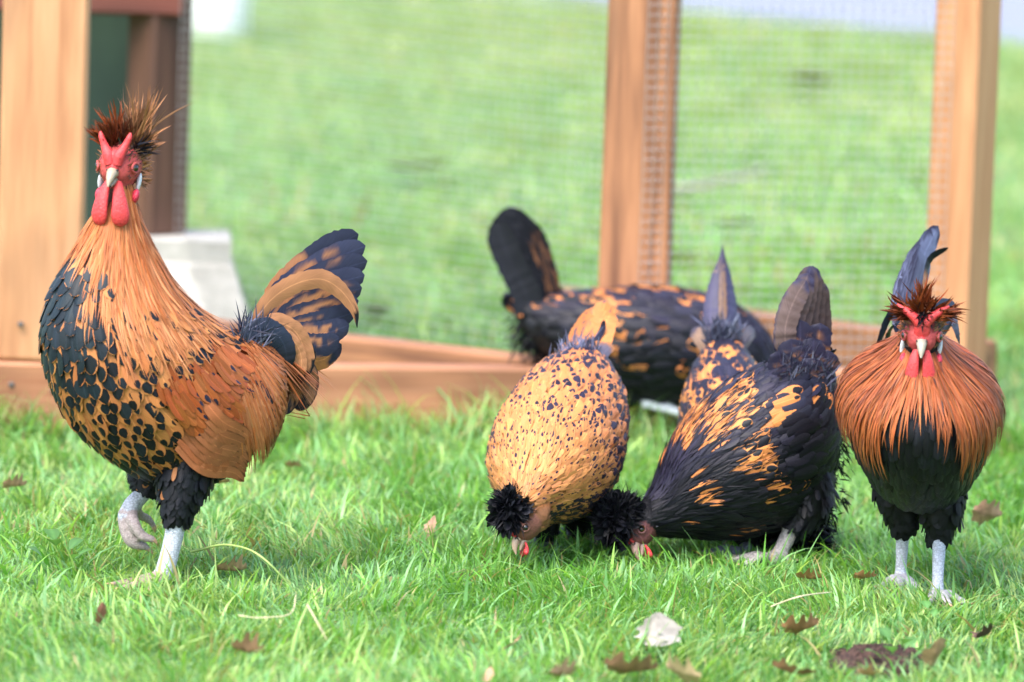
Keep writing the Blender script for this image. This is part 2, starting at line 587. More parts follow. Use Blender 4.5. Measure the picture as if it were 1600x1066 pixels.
RH = 0.089                                   # rail height
FA, FB = np.array([-0.95, 6.727, 0]), np.array([0.66, 7.009, 0])      # front sill line
ft = nrm(FB - FA)
fn = np.array([-ft[1], ft[0], 0])
coop = empty('chicken_coop', (-0.57, 6.8, 0))
tag(coop, 'cedar chicken coop with wire mesh run standing on the lawn', 'coop')
HZ = 1.25
fp = lambda x: FA + (FB - FA) * ((x - FA[0]) / (FB[0] - FA[0]))
up = np.array([0, 0, 1.0])
# front sill, laid on edge
beam('bottom_rail', FA + up * RH / 2 + fn * 0.02, fp(0.6) + up * RH / 2 + fn * 0.02, 0.038, RH, M_RAIL, coop)
# corner post of the hen house stands on the sill
pL = fp(-0.566) + fn * 0.026
beam('post', pL + up * (RH + 0.002), pL + up * HZ, 0.102, 0.045, M_CEDAR, coop, R(-10) + R(10))
# run posts
pM = np.array([0.163, 6.935, 0]) + fn * 0.075
pR = np.array([0.565, 6.985, 0]) + fn * 0.075
beam('post', pM, pM + up * HZ, 0.086, 0.07, M_CEDAR2, coop, R(-6))
beam('post', pR, pR + up * HZ, 0.062, 0.062, M_CEDAR, coop, R(-32))
# side sill running back from the middle post, and the rear sill of the run
d2 = nrm(np.array([-0.251, 0.154, 0]))
s2a = np.array([0.075, 6.985, 0])
s2b = s2a + d2 * 0.62
n2_ = np.array([-d2[1], d2[0], 0])
beam('bottom_rail', s2a + up * RH / 2, s2b + up * RH / 2, 0.038, RH, M_CEDAR2, coop)
d3 = nrm(np.array([-0.107, 0.082, 0]))
s3a = np.array([0.62, 7.33, 0])
s3b = s3a + d3 * 0.72
beam('bottom_rail', s3a + up * RH / 2, s3b + up * RH / 2, 0.038, RH, M_CEDAR2, coop)
# screws through posts and rails
def screw(p, n_):
    mb = MB()
    q = nrm(np.array(n_, float))
    P = np.array([np.array(p) - q * .001, np.array(p) + q * .0012, np.array(p) + q * .0018])
    mb.tube(np.concatenate([[P[0]], P, [P[-1]]]) - np.array(coop.location), np.array([.0001, .0038, .0038, .003, .0001]), 10, (.1, .09, .085, 1))
    mb.build('screw', M_HORN, coop)


for px_, z_ in ((-.60, .062), (-.55, .055), (.16, .06)):
    screw(fp(px_) + up * z_ + fn * .001, -fn)
for dx_, z_ in ((-.025, .135), (.022, .128)):
    screw(pL + ft * dx_ + up * z_ - fn * .0235, -fn)
# head rails above the picture
beam('top_rail', FA + up * (HZ + 0.04) + fn * 0.05, fp(0.6) + up * (HZ + 0.04) + fn * 0.05, 0.038, 0.07, M_CEDAR, coop)
# wire mesh on the run
wire_mesh('wire_mesh', pM[:2] + fn[:2] * -0.042 + ft[:2] * -0.004, pR[:2] + fn[:2] * -0.042 + ft[:2] * -0.028, RH, HZ, coop)
dk = np.array([-0.485, 7.62, 0])
wire_mesh('wire_mesh', dk[:2] + [0.03, -0.05], pM[:2] + [-0.03, 0.02], 0.02, HZ, coop, 0.0127, 0.0005)
# hen house behind the corner post: dark leg on a pier block, red floor beam, green panel
beam('post', dk + up * 0.16, dk + up * HZ, 0.064, 0.064, M_STAIN, coop, R(38))
beam('floor_beam', np.array([-1.3, 7.60, 0.495]), np.array([-0.452, 7.60, 0.495]), 0.05, 0.08, M_REDWOOD, coop)
for i in range(5):
    x0 = -1.262 + i * 0.152
    beam('wall_board', np.array([x0 + 0.076, 7.74, 0.02]), np.array([x0 + 0.076, 7.74, HZ]), 0.148, 0.018, M_GREEN, coop, 0.0, 0.002)

# concrete pier block under the dark leg
V, F = [], []
for z, hx, hy in ((0, .098, .098), (0.045, .098, .098), (0.125, .072, .072), (0.13, .069, .069), (0.158, .069, .069), (0.16, .066, .066)):
    V += [(-hx, -hy, z), (hx, -hy, z), (hx, hy, z), (-hx, hy, z)]
for i in range(5):
    for j in range(4):
        F.append((i * 4 + j, i * 4 + (j + 1) % 4, i * 4 + 4 + (j + 1) % 4, i * 4 + 4 + j))
F += [(3, 2, 1, 0), (20, 21, 22, 23)]
me = bpy.data.meshes.new('pier_block')
me.from_pydata(V, [], F)
o = link('pier_block', me, M_CONC)
o.location = (-0.452, 7.62, 0)
o.rotation_euler = (0, 0, R(4))
tag(o, 'pale grey concrete pier block behind the left rooster', 'block')

# white bucket far back on the lawn
bk = ground(343, 60)
mb = MB()
prof = [(0.0, 0.002), (0.062, 0.002), (0.066, 0.008), (0.07, 0.1), (0.078, 0.22), (0.083, 0.221), (0.083, 0.235), (0.075, 0.235), (0.066, 0.06), (0.0, 0.055)]
th = np.linspace(0, 2 * np.pi, 32, endpoint=False)
V = np.array([[r_ * math.cos(t), r_ * math.sin(t), z] for r_, z in prof for t in th])
mb.add(V, gridquads(len(prof), 32, 0, True))
be = empty('bucket', (bk[0], bk[1], 0))
tag(be, 'white plastic bucket far back on the lawn', 'bucket')
mb.build('body', M_PLASTIC, be)
mb = MB()
t = np.linspace(0, np.pi, 20)
mb.tube(np.stack([0.083 * np.cos(t), -0.03 - 0.06 * np.sin(t), 0.222 - 0.06 * np.sin(t)], -1), np.full(20, 0.002), 6)
mb.build('handle', M_WIRE, be)


# ------------------------------------------------------------------ grass
def make_grass():
    zones = [(4.75, 7.0, 34000, 1.0, 5, 0.6), (7.0, 9.2, 11000, 1.35, 4, 0.7), (9.2, 15.2, 3000, 2.0, 3, 1.0)]
    for zi, (y0, y1, dens, wsc, nv, marg) in enumerate(zones):
        xm = 0.092 * y1 + marg
        n = int((y1 - y0) * 2 * xm * dens)
        x = rng.uniform(-xm, xm, n)
        y = rng.uniform(y0, y1, n)
        keep = np.abs(x) < 0.092 * y + marg
        rim = (np.abs(x) > 0.092 * y + .12) | (y < 5.15)
        keep &= ~rim | (rng.random(n) < .4)
        # bare soil, rails, posts and block stay free
        dd = ((x - DC[0]) / DRX)**2 + ((y - DC[1]) / DRY)**2
        keep &= ~((dd < 0.8 + 0.9 * (vnoise(x * 30, y * 30, 9) - 0.3)) & (rng.random(n) < 0.78))
        dF = (np.stack([x, y], -1) - FA[:2]) @ fn[:2]
        keep &= ~((dF > -0.008) & (dF < 0.05) & (x < 0.62))
        for (sa, sdv, ln) in ((s2a, d2, 0.62), (s3a, d3, 0.72)):
            q = np.stack([x, y], -1) - sa[:2]
            al = q @ sdv[:2]
            la = np.abs(q @ np.array([-sdv[1], sdv[0]]))
            keep &= ~((al > -0.02) & (al < ln + 0.02) & (la < 0.026))
        keep &= ~((np.abs(x + 0.452) < 0.105) & (np.abs(y - 7.62) < 0.105))
        for pp in (pM, pR): keep &= ~((np.abs(x - pp[0]) < 0.05) & (np.abs(y - pp[1]) < 0.05))
        keep &= ~(y > ry(x) - 0.02)
        clump = vnoise(x * 9, y * 9, 1) * 0.6 + vnoise(x * 26, y * 26, 2) * 0.4
        keep &= rng.random(n) < 0.35 + 0.9 * clump
        x, y, clump = x[keep], y[keep], clump[keep]
        n = len(x)
        L = (0.010 + 0.022 * clump**1.4) * rng.uniform(0.45, 1.35, n) * (1 + 0.15 * zi)
        dF2 = (np.stack([x, y], -1) - FA[:2]) @ fn[:2]
        L = L * np.where((dF2 > -.10) & (dF2 <= 0), 1.0 + 2.2 * vnoise(x * 14, y * 14, 41), 1.0)
        tall = rng.random(n) < 0.05
        L = np.where(tall, L * 1.5 + .010, L)
        Wd_t = np.where(tall, 1.25, 1.0)
        Wd = rng.uniform(0.0008, 0.0018, n) * wsc
        # neighbours lean together, with scatter
        base = vnoise(x * 5, y * 5, 5) * 4 * np.pi
        Wd = Wd * Wd_t
        ang = base + rng.normal(0, 1.1, n)
        lean = np.abs(rng.normal(0.35, 0.28, n))
        bend = np.abs(rng.normal(0.55, 0.45, n))
        dx, dy = np.cos(ang), np.sin(ang)
        v = np.linspace(0, 1, nv)
        h = L[:, None] * (lean[:, None] * v + bend[:, None] * v**2.2)
        hz = L[:, None] * v * np.sqrt(np.clip(1 - (0.55 * (lean + bend)[:, None] * v)**2, 0.06, 1))
        cx = x[:, None] + dx[:, None] * h
        cy = y[:, None] + dy[:, None] * h
        tw = ang + np.pi / 2 + rng.normal(0, 0.5, n)
        wv = np.clip(1.0 - v**2.2, 0.04, 1) * (0.7 + 0.3 * np.minimum(v * 4, 1))
        wx = np.cos(tw)[:, None] * Wd[:, None] * wv
        wy = np.sin(tw)[:, None] * Wd[:, None] * wv
        A = np.stack([cx - wx, cy - wy, hz], -1)
        B = np.stack([cx + wx, cy + wy, hz], -1)
        V = np.stack([A, B], 2).reshape(-1, 3)
        q = np.array([[2 * i, 2 * i + 1, 2 * i + 3, 2 * i + 2] for i in range(nv - 1)])
        Q = (q[None] + (np.arange(n) * nv * 2)[:, None, None]).reshape(-1, 4)
        # blade colours: mid green, yellow green, blue green, a few straws
        t = rng.random(n)
        pal = np.array([[0.11, 0.30, 0.042], [0.20, 0.40, 0.07], [0.20, 0.41, 0.15], [0.33, 0.47, 0.14], [0.085, 0.235, 0.033]])
        patch = vnoise(x * 3.1, y * 3.1, 11)
        idx = np.clip(((patch * 0.6 + t * 0.55 - 0.08) * 5).astype(int), 0, 4)
        c = pal[idx] * rng.uniform(0.75, 1.3, n)[:, None]
        c = c * np.where(tall, 1.25, 1.0)[:, None]
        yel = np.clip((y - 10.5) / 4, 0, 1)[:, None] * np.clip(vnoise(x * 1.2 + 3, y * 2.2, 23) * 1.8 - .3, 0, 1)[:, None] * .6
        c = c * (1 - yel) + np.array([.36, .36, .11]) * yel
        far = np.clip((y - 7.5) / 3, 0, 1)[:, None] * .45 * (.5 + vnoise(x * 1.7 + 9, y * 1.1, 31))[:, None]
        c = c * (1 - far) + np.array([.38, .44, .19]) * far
        dryp = 0.04 + 0.10 * np.clip(vnoise(x * 2.3, y * 2.3, 17) - 0.62, 0, 1) * 4
        dry = rng.random(n) < dryp
        c[dry] = np.array([0.42, 0.34, 0.15]) * rng.uniform(0.6, 1.2, dry.sum())[:, None]
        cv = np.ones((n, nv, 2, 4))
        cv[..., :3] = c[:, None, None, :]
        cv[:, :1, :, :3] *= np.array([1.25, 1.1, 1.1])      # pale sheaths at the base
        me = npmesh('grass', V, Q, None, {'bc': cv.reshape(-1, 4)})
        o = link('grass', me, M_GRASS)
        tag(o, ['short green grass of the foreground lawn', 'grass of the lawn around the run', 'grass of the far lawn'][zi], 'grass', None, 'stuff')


make_grass()

# ------------------------------------------------------------------ birds: lofted bodies and feathers
VB = np.array([0, .3, .55, .75, .9, .975, 1.0])
VLn = np.array([0, .12, .3, .5, .7, .85, .95, 1.0])


def prof_round(v):
    return np.where(v < .6, .5 + .5 * np.sin(np.pi * np.minimum(v / .6, 1) / 2), np.sqrt(np.clip(1 - ((v - .6) / .4)**2, 0.0005, 1)))


def prof_lance(v):
    return np.minimum(1, .45 + v * 2.2) * np.clip(1 - v**2.6, 0.015, 1)


def prof_fluff(v):
    return np.minimum(1, .3 + v * 2) * np.clip(1 - v**1.6, 0.02, 1)


def feather_arrays(P, T, N, L, W, fc, fs, prof='round', nu=3, tilt=0.12, curl=0.06, cup=0.2, bend=None, droop=0.0):
    n = len(P)
    v = VB if prof == 'round' else VLn
    w = {'round': prof_round, 'lance': prof_lance, 'fluff': prof_fluff}[prof](v)
    u = np.linspace(-1, 1, nu)
    L = np.broadcast_to(np.asarray(L, float), (n,))
    W = np.broadcast_to(np.asarray(W, float), (n,))
    tilt = np.broadcast_to(np.asarray(tilt, float), (n,))
    T = nrm(T)
    S = nrm(np.cross(N, T))
    N = np.cross(T, S)
    bend = np.zeros(n) if bend is None else np.broadcast_to(np.asarray(bend, float), (n,))
    Lv = L[:, None] * v
    C = P[:, None] + T[:, None] * Lv[..., None] + N[:, None] * (L[:, None] * (tilt[:, None] * v - curl * v**2))[..., None] + S[:, None] * (L[:, None] * bend[:, None] * v**2)[..., None]
    C[..., 2] -= droop * L[:, None] * v**2
    hw = (W[:, None] / 2 * w)[:, :, None]
    V = C[:, :, None] + S[:, None, None] * (hw * u)[..., None] - N[:, None, None] * (cup * hw * u**2)[..., None]
    nv = len(v)
    Q = (gridquads(nv, nu)[None] + (np.arange(n) * nv * nu)[:, None, None]).reshape(-1, 4)
    uv = np.stack(np.broadcast_arrays(((u + 1) / 2)[None, None, :], v[None, :, None]), -1)
    uv = np.broadcast_to(uv, (n, nv, nu, 2)).reshape(-1, 2)
    F1 = np.broadcast_to(np.asarray(fc, float)[:, None, None], (n, nv, nu, 4)).reshape(-1, 4)
    F2 = np.broadcast_to(np.asarray(fs, float)[:, None, None], (n, nv, nu, 4)).reshape(-1, 4)
    return V.reshape(-1, 3), Q, uv, F1, F2


class Plume:
    def __init__(self):
        self.p, self.n = [], 0

    def add(self, *a, **k):
        if len(a[0]) == 0: return
        V, Q, uv, f1, f2 = feather_arrays(*a, **k)
        self.p.append((V, Q + self.n, uv, f1, f2))
        self.n += len(V)

    def surf(self, lo, S, TH, L, W, fc, fs, prof='round', nu=3, g=0.0, h0=0.0006, lift=0.07, cup=0.2, bend=None, droop=0.0, jit=0.07, free=0.0):
        """feathers that lie along the body surface of lo, running tailwards and, by g, downhill"""
        n = len(S)
        if n == 0: return
        v = VB if prof == 'round' else VLn
        w = {'round': prof_round, 'lance': prof_lance, 'fluff': prof_fluff}[prof](v)
        nv = len(v)
        bc = lambda a: np.broadcast_to(np.asarray(a, float), (n,))
        L, W, g, lift, h0 = bc(L), bc(W), bc(g), bc(lift), bc(h0)
        bend = np.zeros(n) if bend is None else bc(bend)
        s, th = S.copy(), TH.copy()
        J = rng.normal(0, jit, (n, 3))
        Cs, Ns, d = [], [], None
        P = lo.pos(s, th)
        for i in range(nv):
            e1, e2 = .006, .02
            Ps = (lo.pos(s + e1, th) - lo.pos(s - e1, th)) / np.maximum(np.clip(s + e1, 0, 1) - np.clip(s - e1, 0, 1), 1e-4)[:, None]
            Pt = (lo.pos(s, th + e2) - lo.pos(s, th - e2)) / (2 * e2)
            N = nrm(np.cross(Ps, Pt))
            ctr = lo.c[np.clip((s * (lo.n - 1)).astype(int), 0, lo.n - 1)]
            N = np.where((np.sum(N * (P - ctr), 1) < 0)[:, None], -N, N)
            if Ns:
                N = nrm(N * (1 - free) + Ns[-1] * free)
            T = nrm(Ps)
            gz = np.array([0, 0, -1.0]) + N * N[:, 2:3]
            dn = nrm(T + gz * g[:, None] + J - N * np.sum(J * N, 1, keepdims=True))
            over = (s > .985)[:, None]
            d = dn if d is None else nrm(np.where(over, d, dn) * (1 - free) + d * free)
            Cs.append(P)
            Ns.append(N)
            if i == nv - 1: break
            st = (L * (v[i + 1] - v[i]))[:, None]
            a11, a12, a22 = np.sum(Ps * Ps, 1), np.sum(Ps * Pt, 1), np.sum(Pt * Pt, 1)
            b1, b2 = np.sum(Ps * d * st, 1), np.sum(Pt * d * st, 1)
            det = np.maximum(a11 * a22 - a12**2, 1e-12)
            ds, dt = (b1 * a22 - b2 * a12) / det, (b2 * a11 - b1 * a12) / det
            s2, th2 = s + np.clip(ds, -.2, .2), th + np.clip(dt, -.5, .5)
            Pn = lo.pos(s2, th2)
            fr = np.where(over[:, 0], 1.0, free)[:, None]
            P = Pn * (1 - fr) + (P + d * st) * fr
            s, th = np.clip(s2, 0, 1), th2
        C, N = np.stack(Cs, 1), np.stack(Ns, 1)
        C = C + N * (h0[:, None] + L[:, None] * lift[:, None] * v**1.3)[..., None]
        C[..., 2] -= droop * L[:, None] * v**2
        T = nrm(np.gradient(C, axis=1))
        Sd = nrm(np.cross(N, T))
        ro = rng.normal(0, .2, n)[:, None, None]
        Sd, N = Sd * np.cos(ro) + N * np.sin(ro), N * np.cos(ro) - Sd * np.sin(ro)
        C = C + Sd * (L[:, None] * bend[:, None] * v**2)[..., None]
        u = np.linspace(-1, 1, nu)
        hw = (W[:, None] / 2 * w)[:, :, None]
        V = C[:, :, None] + Sd[:, :, None] * (hw * u)[..., None] - N[:, :, None] * (cup * hw * u**2)[..., None]
        Q = (gridquads(nv, nu)[None] + (np.arange(n) * nv * nu)[:, None, None]).reshape(-1, 4)
        uv = np.stack(np.broadcast_arrays(((u + 1) / 2)[None, None, :], v[None, :, None]), -1)
        uv = np.broadcast_to(uv, (n, nv, nu, 2)).reshape(-1, 2)
        F1 = np.broadcast_to(np.asarray(fc, float)[:, None, None], (n, nv, nu, 4)).reshape(-1, 4)
        F2 = np.broadcast_to(np.asarray(fs, float)[:, None, None], (n, nv, nu, 4)).reshape(-1, 4)
        self.p.append((V.reshape(-1, 3), Q + self.n, uv, F1, F2))
        self.n += n * nv * nu

    def build(self, name, parent, stuff=True):
        V, Q, uv, f1, f2 = [np.concatenate(x) for x in zip(*self.p)]
        o = link(name, npmesh(name, V, Q, uv, {'fc': f1, 'fs': f2}), M_FEATHER, parent)
        if stuff: o['kind'] = 'stuff'
        return o


class Loft:
    """body surface through fanned cross sections"""

    def __init__(self, secs, n=220):
        """secs: (dorsal point, ventral point, half width) from head to tail, all local"""
        rows = np.array([np.r_[(np.asarray(d) + np.asarray(v)) / 2, (np.asarray(d) - np.asarray(v)) / 2, b] for d, v, b in secs], float)
        A = spline(rows, n)
        self.n = n
        self.c = A[:, :3]
        self.ad = np.maximum(np.linalg.norm(A[:, 3:6], axis=1), .001)
        self.av = self.ad
        self.b = np.maximum(A[:, 6], .001)
        self.N = nrm(A[:, 3:6])
        self.B = nrm(np.array([0, 1.0, 0])[None] - self.N * self.N[:, 1:2])
        self.len = np.sum(np.linalg.norm(np.diff(self.c, axis=0), axis=1))
        dl = np.linalg.norm(np.diff(self.c + self.N * self.ad[:, None], axis=0), axis=1).sum()
        vl = np.linalg.norm(np.diff(self.c - self.N * self.ad[:, None], axis=0), axis=1).sum()
        self.lmax = max(dl, vl, self.len)
        # s where each given section lies
        d = np.r_[0, np.cumsum(np.linalg.norm(np.diff(rows[:, :3], axis=0), axis=1))]
        self.sec = d / d[-1]

    def pos(self, s, th):
        f = np.clip(s, 0, 1) * (self.n - 1)
        i = np.clip(f.astype(int), 0, self.n - 2)
        t = f - i
        lp = lambda a: a[i] * (1 - t)[:, None] + a[i + 1] * t[:, None] if a.ndim == 2 else a[i] * (1 - t) + a[i + 1] * t
        co, si = np.cos(th), np.sin(th)
        r = np.where(co > 0, lp(self.ad), lp(self.av))
        return lp(self.c) + lp(self.N) * (r * co)[:, None] + lp(self.B) * (lp(self.b) * si)[:, None]

    def frame(self, s, th):
        e = 0.006
        P = self.pos(s, th)
        T = nrm(self.pos(s + e, th) - self.pos(s - e, th))
        D = self.pos(s, th + 0.02) - self.pos(s, th - 0.02)
        N = nrm(np.cross(T, D))
        f = np.clip(s, 0, 1) * (self.n - 1)
        i = np.clip(f.astype(int), 0, self.n - 1)
        out = P - self.c[i]
        N = np.where((np.sum(N * out, 1) < 0)[:, None], -N, N)
        return P, T, N

    def rows(self, s0, s1, dr, dw, jit=0.25, keep=None):
        """staggered feather roots over s0..s1, every dr along and dw around"""
        S, TH = [], []
        k = max(int((s1 - s0) * self.lmax / dr), 1)
        for i in range(k + 1):
            s = s0 + (s1 - s0) * i / k
            j = min(int(s * (self.n - 1)), self.n - 1)
            a, b = (self.ad[j] + self.av[j]) / 2, self.b[j]
            circ = np.pi * (3 * (a + b) - math.sqrt((3 * a + b) * (a + 3 * b)))
            m = max(int(circ / dw), 6)
            # even in arc length: sample finely, then invert
            tt = np.linspace(-np.pi, np.pi, 181)
            r = np.where(np.cos(tt) > 0, self.ad[j], self.av[j])
            xy = np.stack([r * np.cos(tt), b * np.sin(tt)], 1)
            d = np.r_[0, np.cumsum(np.linalg.norm(np.diff(xy, axis=0), axis=1))]
            q = (np.arange(m) + 0.5 * (i % 2) + rng.uniform(-jit, jit, m)) / m % 1.0
            TH.append(np.interp(q * d[-1], d, tt))
            S.append(np.clip(s + rng.uniform(-jit, jit, m) * dr / self.lmax, 0, 1))
        S, TH = np.concatenate(S), np.concatenate(TH)
        # rows crowd together on the inner side of a bend: thin them there
        sp = np.linalg.norm(self.pos(S + .01, TH) - self.pos(S - .01, TH), axis=1) / (np.clip(S + .01, 0, 1) - np.clip(S - .01, 0, 1))
        m = rng.random(len(S)) < np.clip(sp / self.lmax * 1.15, .12, 1)
        S, TH = S[m], TH[m]
        if keep is not None:
            m = keep(S, TH)
            S, TH = S[m], TH[m]
        return S, TH

    def mesh(self, mb, nu=28, step=3, c=None):
        idx = np.r_[np.arange(0, self.n, step), self.n - 1] if (self.n - 1) % step else np.arange(0, self.n, step)
        th = np.linspace(0, 2 * np.pi, nu, endpoint=False)
        V = np.concatenate([self.pos(np.full(nu, i / (self.n - 1)), th) for i in idx])
        Q = gridquads(len(idx), nu, 0, True)
        mb.add(V, Q, c)
        k = len(V)
        # caps as tiny rings closed by collapsing
        for end, i in ((0, idx[0]), (1, idx[-1])):
            cpt = self.c[i]
            ring = np.arange(nu) + (0 if end == 0 else (len(idx) - 1) * nu)
            VV = np.concatenate([V[ring], cpt + (V[ring] - cpt) * 0.01])
            mb.add(VV, gridquads(2, nu, 0, True), c)


def vec4(c, n, a=0.0):
    return np.concatenate([np.tile(np.array(c, float), (n, 1)), np.full((n, 1), a) if np.isscalar(a) else np.asarray(a)[:, None]], 1)


class Bird:
    def __init__(self, name, origin, heading, label, cat, group):
        self.O = np.array([origin[0], origin[1], 0.0])
        self.a = heading
        self.f = np.array([math.cos(heading), math.sin(heading), 0])
        self.l = np.array([-math.sin(heading), math.cos(heading), 0])
        self.e = empty(name, self.O, heading)
        tag(self.e, label, cat, group)
        self.k = np.linalg.norm(self.O - CAM) / FPX      # metres in a photo pixel here
        self.pieces = []

    def tol(self, W):
        q = np.asarray(W) - self.O
        return np.array([q @ self.f, q @ self.l, q[2]])

    def dl(self, D):
        D = np.asarray(D, float)
        return np.array([D @ self.f, D @ self.l, D[2]])

    def at(self, px, py, lat=0.0):
        """point on the plane parallel to the bird's mid plane"""
        d = ray(px, py)
        t = ((self.O + self.l * lat - CAM) @ self.l) / (d @ self.l)
        return self.tol(CAM + d * t)

    def ax(self, px, py, x):
        """point on the cross plane at local x"""
        d = ray(px, py)
        t = ((self.O + self.f * x - CAM) @ self.f) / (d @ self.f)
        return self.tol(CAM + d * t)

    # body pieces: (kind, points, radii, colour rgba) - alpha is the scaly-leg mask
    def limb(self, P, r, c, n=24):
        A = spline(np.concatenate([np.array(P), np.array(r)[:, None]], 1), n)
        self.pieces.append((A[:, :3], np.maximum(A[:, 3], .0008), c))

    def body(self, loft, c, voxel=0.003, ctrim=None):
        mb = MB()
        loft.mesh(mb)
        for P, r, _ in self.pieces:
            mb.tube(np.concatenate([[P[0]], P, [P[-1]]]), np.r_[0.0002, r, 0.0002], 14)
        me = npmesh('body_raw', np.concatenate(mb.V), np.concatenate(mb.Q))
        o = bpy.data.objects.new('body_raw', me)
        col.objects.link(o)
        m = o.modifiers.new('r', 'REMESH')
        m.mode = 'VOXEL'
        m.voxel_size = voxel
        m = o.modifiers.new('s', 'SMOOTH')
        m.iterations = 3
        m.factor = 0.5
        dg = bpy.context.evaluated_depsgraph_get()
        dg.update()
        nm = bpy.data.meshes.new_from_object(o.evaluated_get(dg))
        bpy.data.objects.remove(o)
        nm.name = 'body'
        n = len(nm.vertices)
        V = np.empty(n * 3)
        nm.vertices.foreach_get('co', V)
        V = V.reshape(-1, 3)
        best = np.full(n, 1e9)
        C = np.tile(np.array(c, float), (n, 1))
        lr = (loft.ad + loft.av + 2 * loft.b) / 4
        src = [(loft.c[::4], lr[::4], np.array(c if ctrim is None else c))] + [(P, r, np.array(cc, float)) for P, r, cc in self.pieces]
        for P, r, cc in src:
            d = np.full(n, 1e9)
            for p, q in zip(P, r):
                d = np.minimum(d, np.linalg.norm(V - p, axis=1) / q)
            m_ = d < best
            best[m_] = d[m_]
            C[m_] = cc
        a = nm.attributes.new('bc', 'FLOAT_COLOR', 'POINT')
        a.data.foreach_set('color', C.astype(np.float32).ravel())
        nm.polygons.foreach_set('use_smooth', np.ones(len(nm.polygons), bool))
        nm.materials.clear()
        return link('body', nm, M_BODY, self.e)

    def foot(self, ankle, fdir, size, c, cclaw=(0.45, 0.3, 0.18, 0), raised=None, back=True):
        """toes spread on the ground from the ankle point (local)"""
        ankle = np.array(ankle, float)
        fdir = nrm(np.array([fdir[0], fdir[1], 0]))
        side = np.array([-fdir[1], fdir[0], 0])
        toes = [(0.0, 1.0), (0.5, .85), (-0.5, .85)] + ([(np.pi, .45)] if back else [])
        for an, ln in toes:
            d = fdir * math.cos(an) + side * math.sin(an)
            p = [ankle + [0, 0, .004], ankle * [1, 1, 0] + d * size * ln * .35 + [0, 0, .010], ankle * [1, 1, 0] + d * size * ln * .75 + [0, 0, .006], ankle * [1, 1, 0] + d * size * ln + [0, 0, .005]]
            self.limb(p, [.006, .0055, .005, .004], c)
            q = [p[-1], p[-1] + d * size * .14 + [0, 0, .001], p[-1] + d * size * .25 + [0, 0, -.003]]
            self.limb(q, [.0035, .0025, .001], cclaw, 8)

    def tail_feather(self, pts, width, colf, normal=None, name='tail_feather', nu=9, nv=40, cup=0.12, prof=None, label=None, fray=0.035):
        """one long feather along pts (local); colf(v, u) -> rgb arrays"""
        P = spline(np.array(pts, float), nv)
        T = nrm(np.gradient(P, axis=0))
        N = np.array([0, 1.0, 0.0]) if normal is None else np.array(normal, float)
        S = nrm(np.cross(np.tile(N, (nv, 1)), T))
        NN = np.cross(T, S)
        v = np.linspace(0, 1, nv)
        u = np.linspace(-1, 1, nu)
        w = prof(v) if prof else np.minimum(1, .35 + v * 2.2) * np.sqrt(np.clip(1 - (np.maximum(v - .8, 0) / .2)**2, .001, 1))
        hw = width / 2 * w[:, None] * (1 + fray * rng.normal(0, 1, (nv, nu)) * (np.abs(u) > .9))
        V = P[:, None] + S[:, None] * (hw * u)[..., None] - NN[:, None] * (cup * hw * u**2)[..., None]
        V = V + NN[:, None] * (0.0003 * rng.normal(0, 1, (nv, 1, 1)))
        uu, vv = np.broadcast_arrays(u[None], v[:, None])
        C = np.zeros((nv, nu, 4))
        C[..., :3] = colf(vv, uu)
        uv = np.stack([(uu + 1) / 2, vv * 3], -1).reshape(-1, 2)
        fs = np.zeros((nv * nu, 4))
        fs[:, 3] = rng.random()
        o = link(name, npmesh(name, V.reshape(-1, 3), gridquads(nv, nu), uv, {'fc': C.reshape(-1, 4), 'fs': fs}), M_FEATHER, self.e)
        if label: o['label'] = label
        return o

    def head(self, c, fdir, updir=(0, 0, 1), sc_=1.0, comb='horn', wattle=1.0, ear=1.0, skin=(0.33, 0.05, 0.05), beak=(0.55, 0.43, 0.3), beaktip=None, skinback=None):
        """head parts in a frame: X out of the beak, Y the bird's left, Z up"""
        c = np.asarray(c, float)
        X = nrm(np.asarray(fdir, float))
        Z = np.asarray(updir, float)
        Z = nrm(Z - X * (Z @ X))
        Y = np.cross(Z, X)
        Mx = np.stack([X, Y, Z]) * sc_
        A = np.stack([X, Y, Z])
        h = lambda x, y, z: c + np.array([x, y, z]) @ Mx
        self.hp = h
        self.hA = A
        k = sc_
        # skull belongs to the body mesh
        self.limb([h(-.018, 0, .002), h(-.006, 0, .004), h(.008, 0, .001), h(.019, 0, -.003)], np.array([.017, .0205, .0175, .009]) * k, skin + (0,))
        self.limb([h(-.02, 0, -.012), h(-.018, 0, .0), h(-.012, 0, .012)], np.array([.018, .02, .017]) * k, (skinback or skin) + (0,), 10)
        R1_ = (0.52, 0.042, 0.045, 0)
        # beak
        mb = MB()
        tip = beaktip or beak
        P = spline(np.array([h(.014, 0, .001), h(.022, 0, .002), h(.031, 0, -.002), h(.037, 0, -.0085)]), 10)
        r = np.interp(np.linspace(0, 1, 10), [0, .3, .7, 1], [.0062, .0056, .0034, .0008]) * k
        mb.tube(P, r, 12, beak + (0,))
        P = spline(np.array([h(.013, 0, -.006), h(.022, 0, -.007), h(.030, 0, -.0095)]), 8)
        mb.tube(P, np.linspace(.006, .0012, 8) * k, 10, tuple(x * .85 for x in beak) + (0,))
        for s in (1, -1):
            mb.ell(h(.0225, .0048 * s, .0045), np.array([.0022, .0012, .0012]) * k, A, 8, 6, (.03, .02, .02, 0))
        mb.build('beak', M_HORN, self.e)
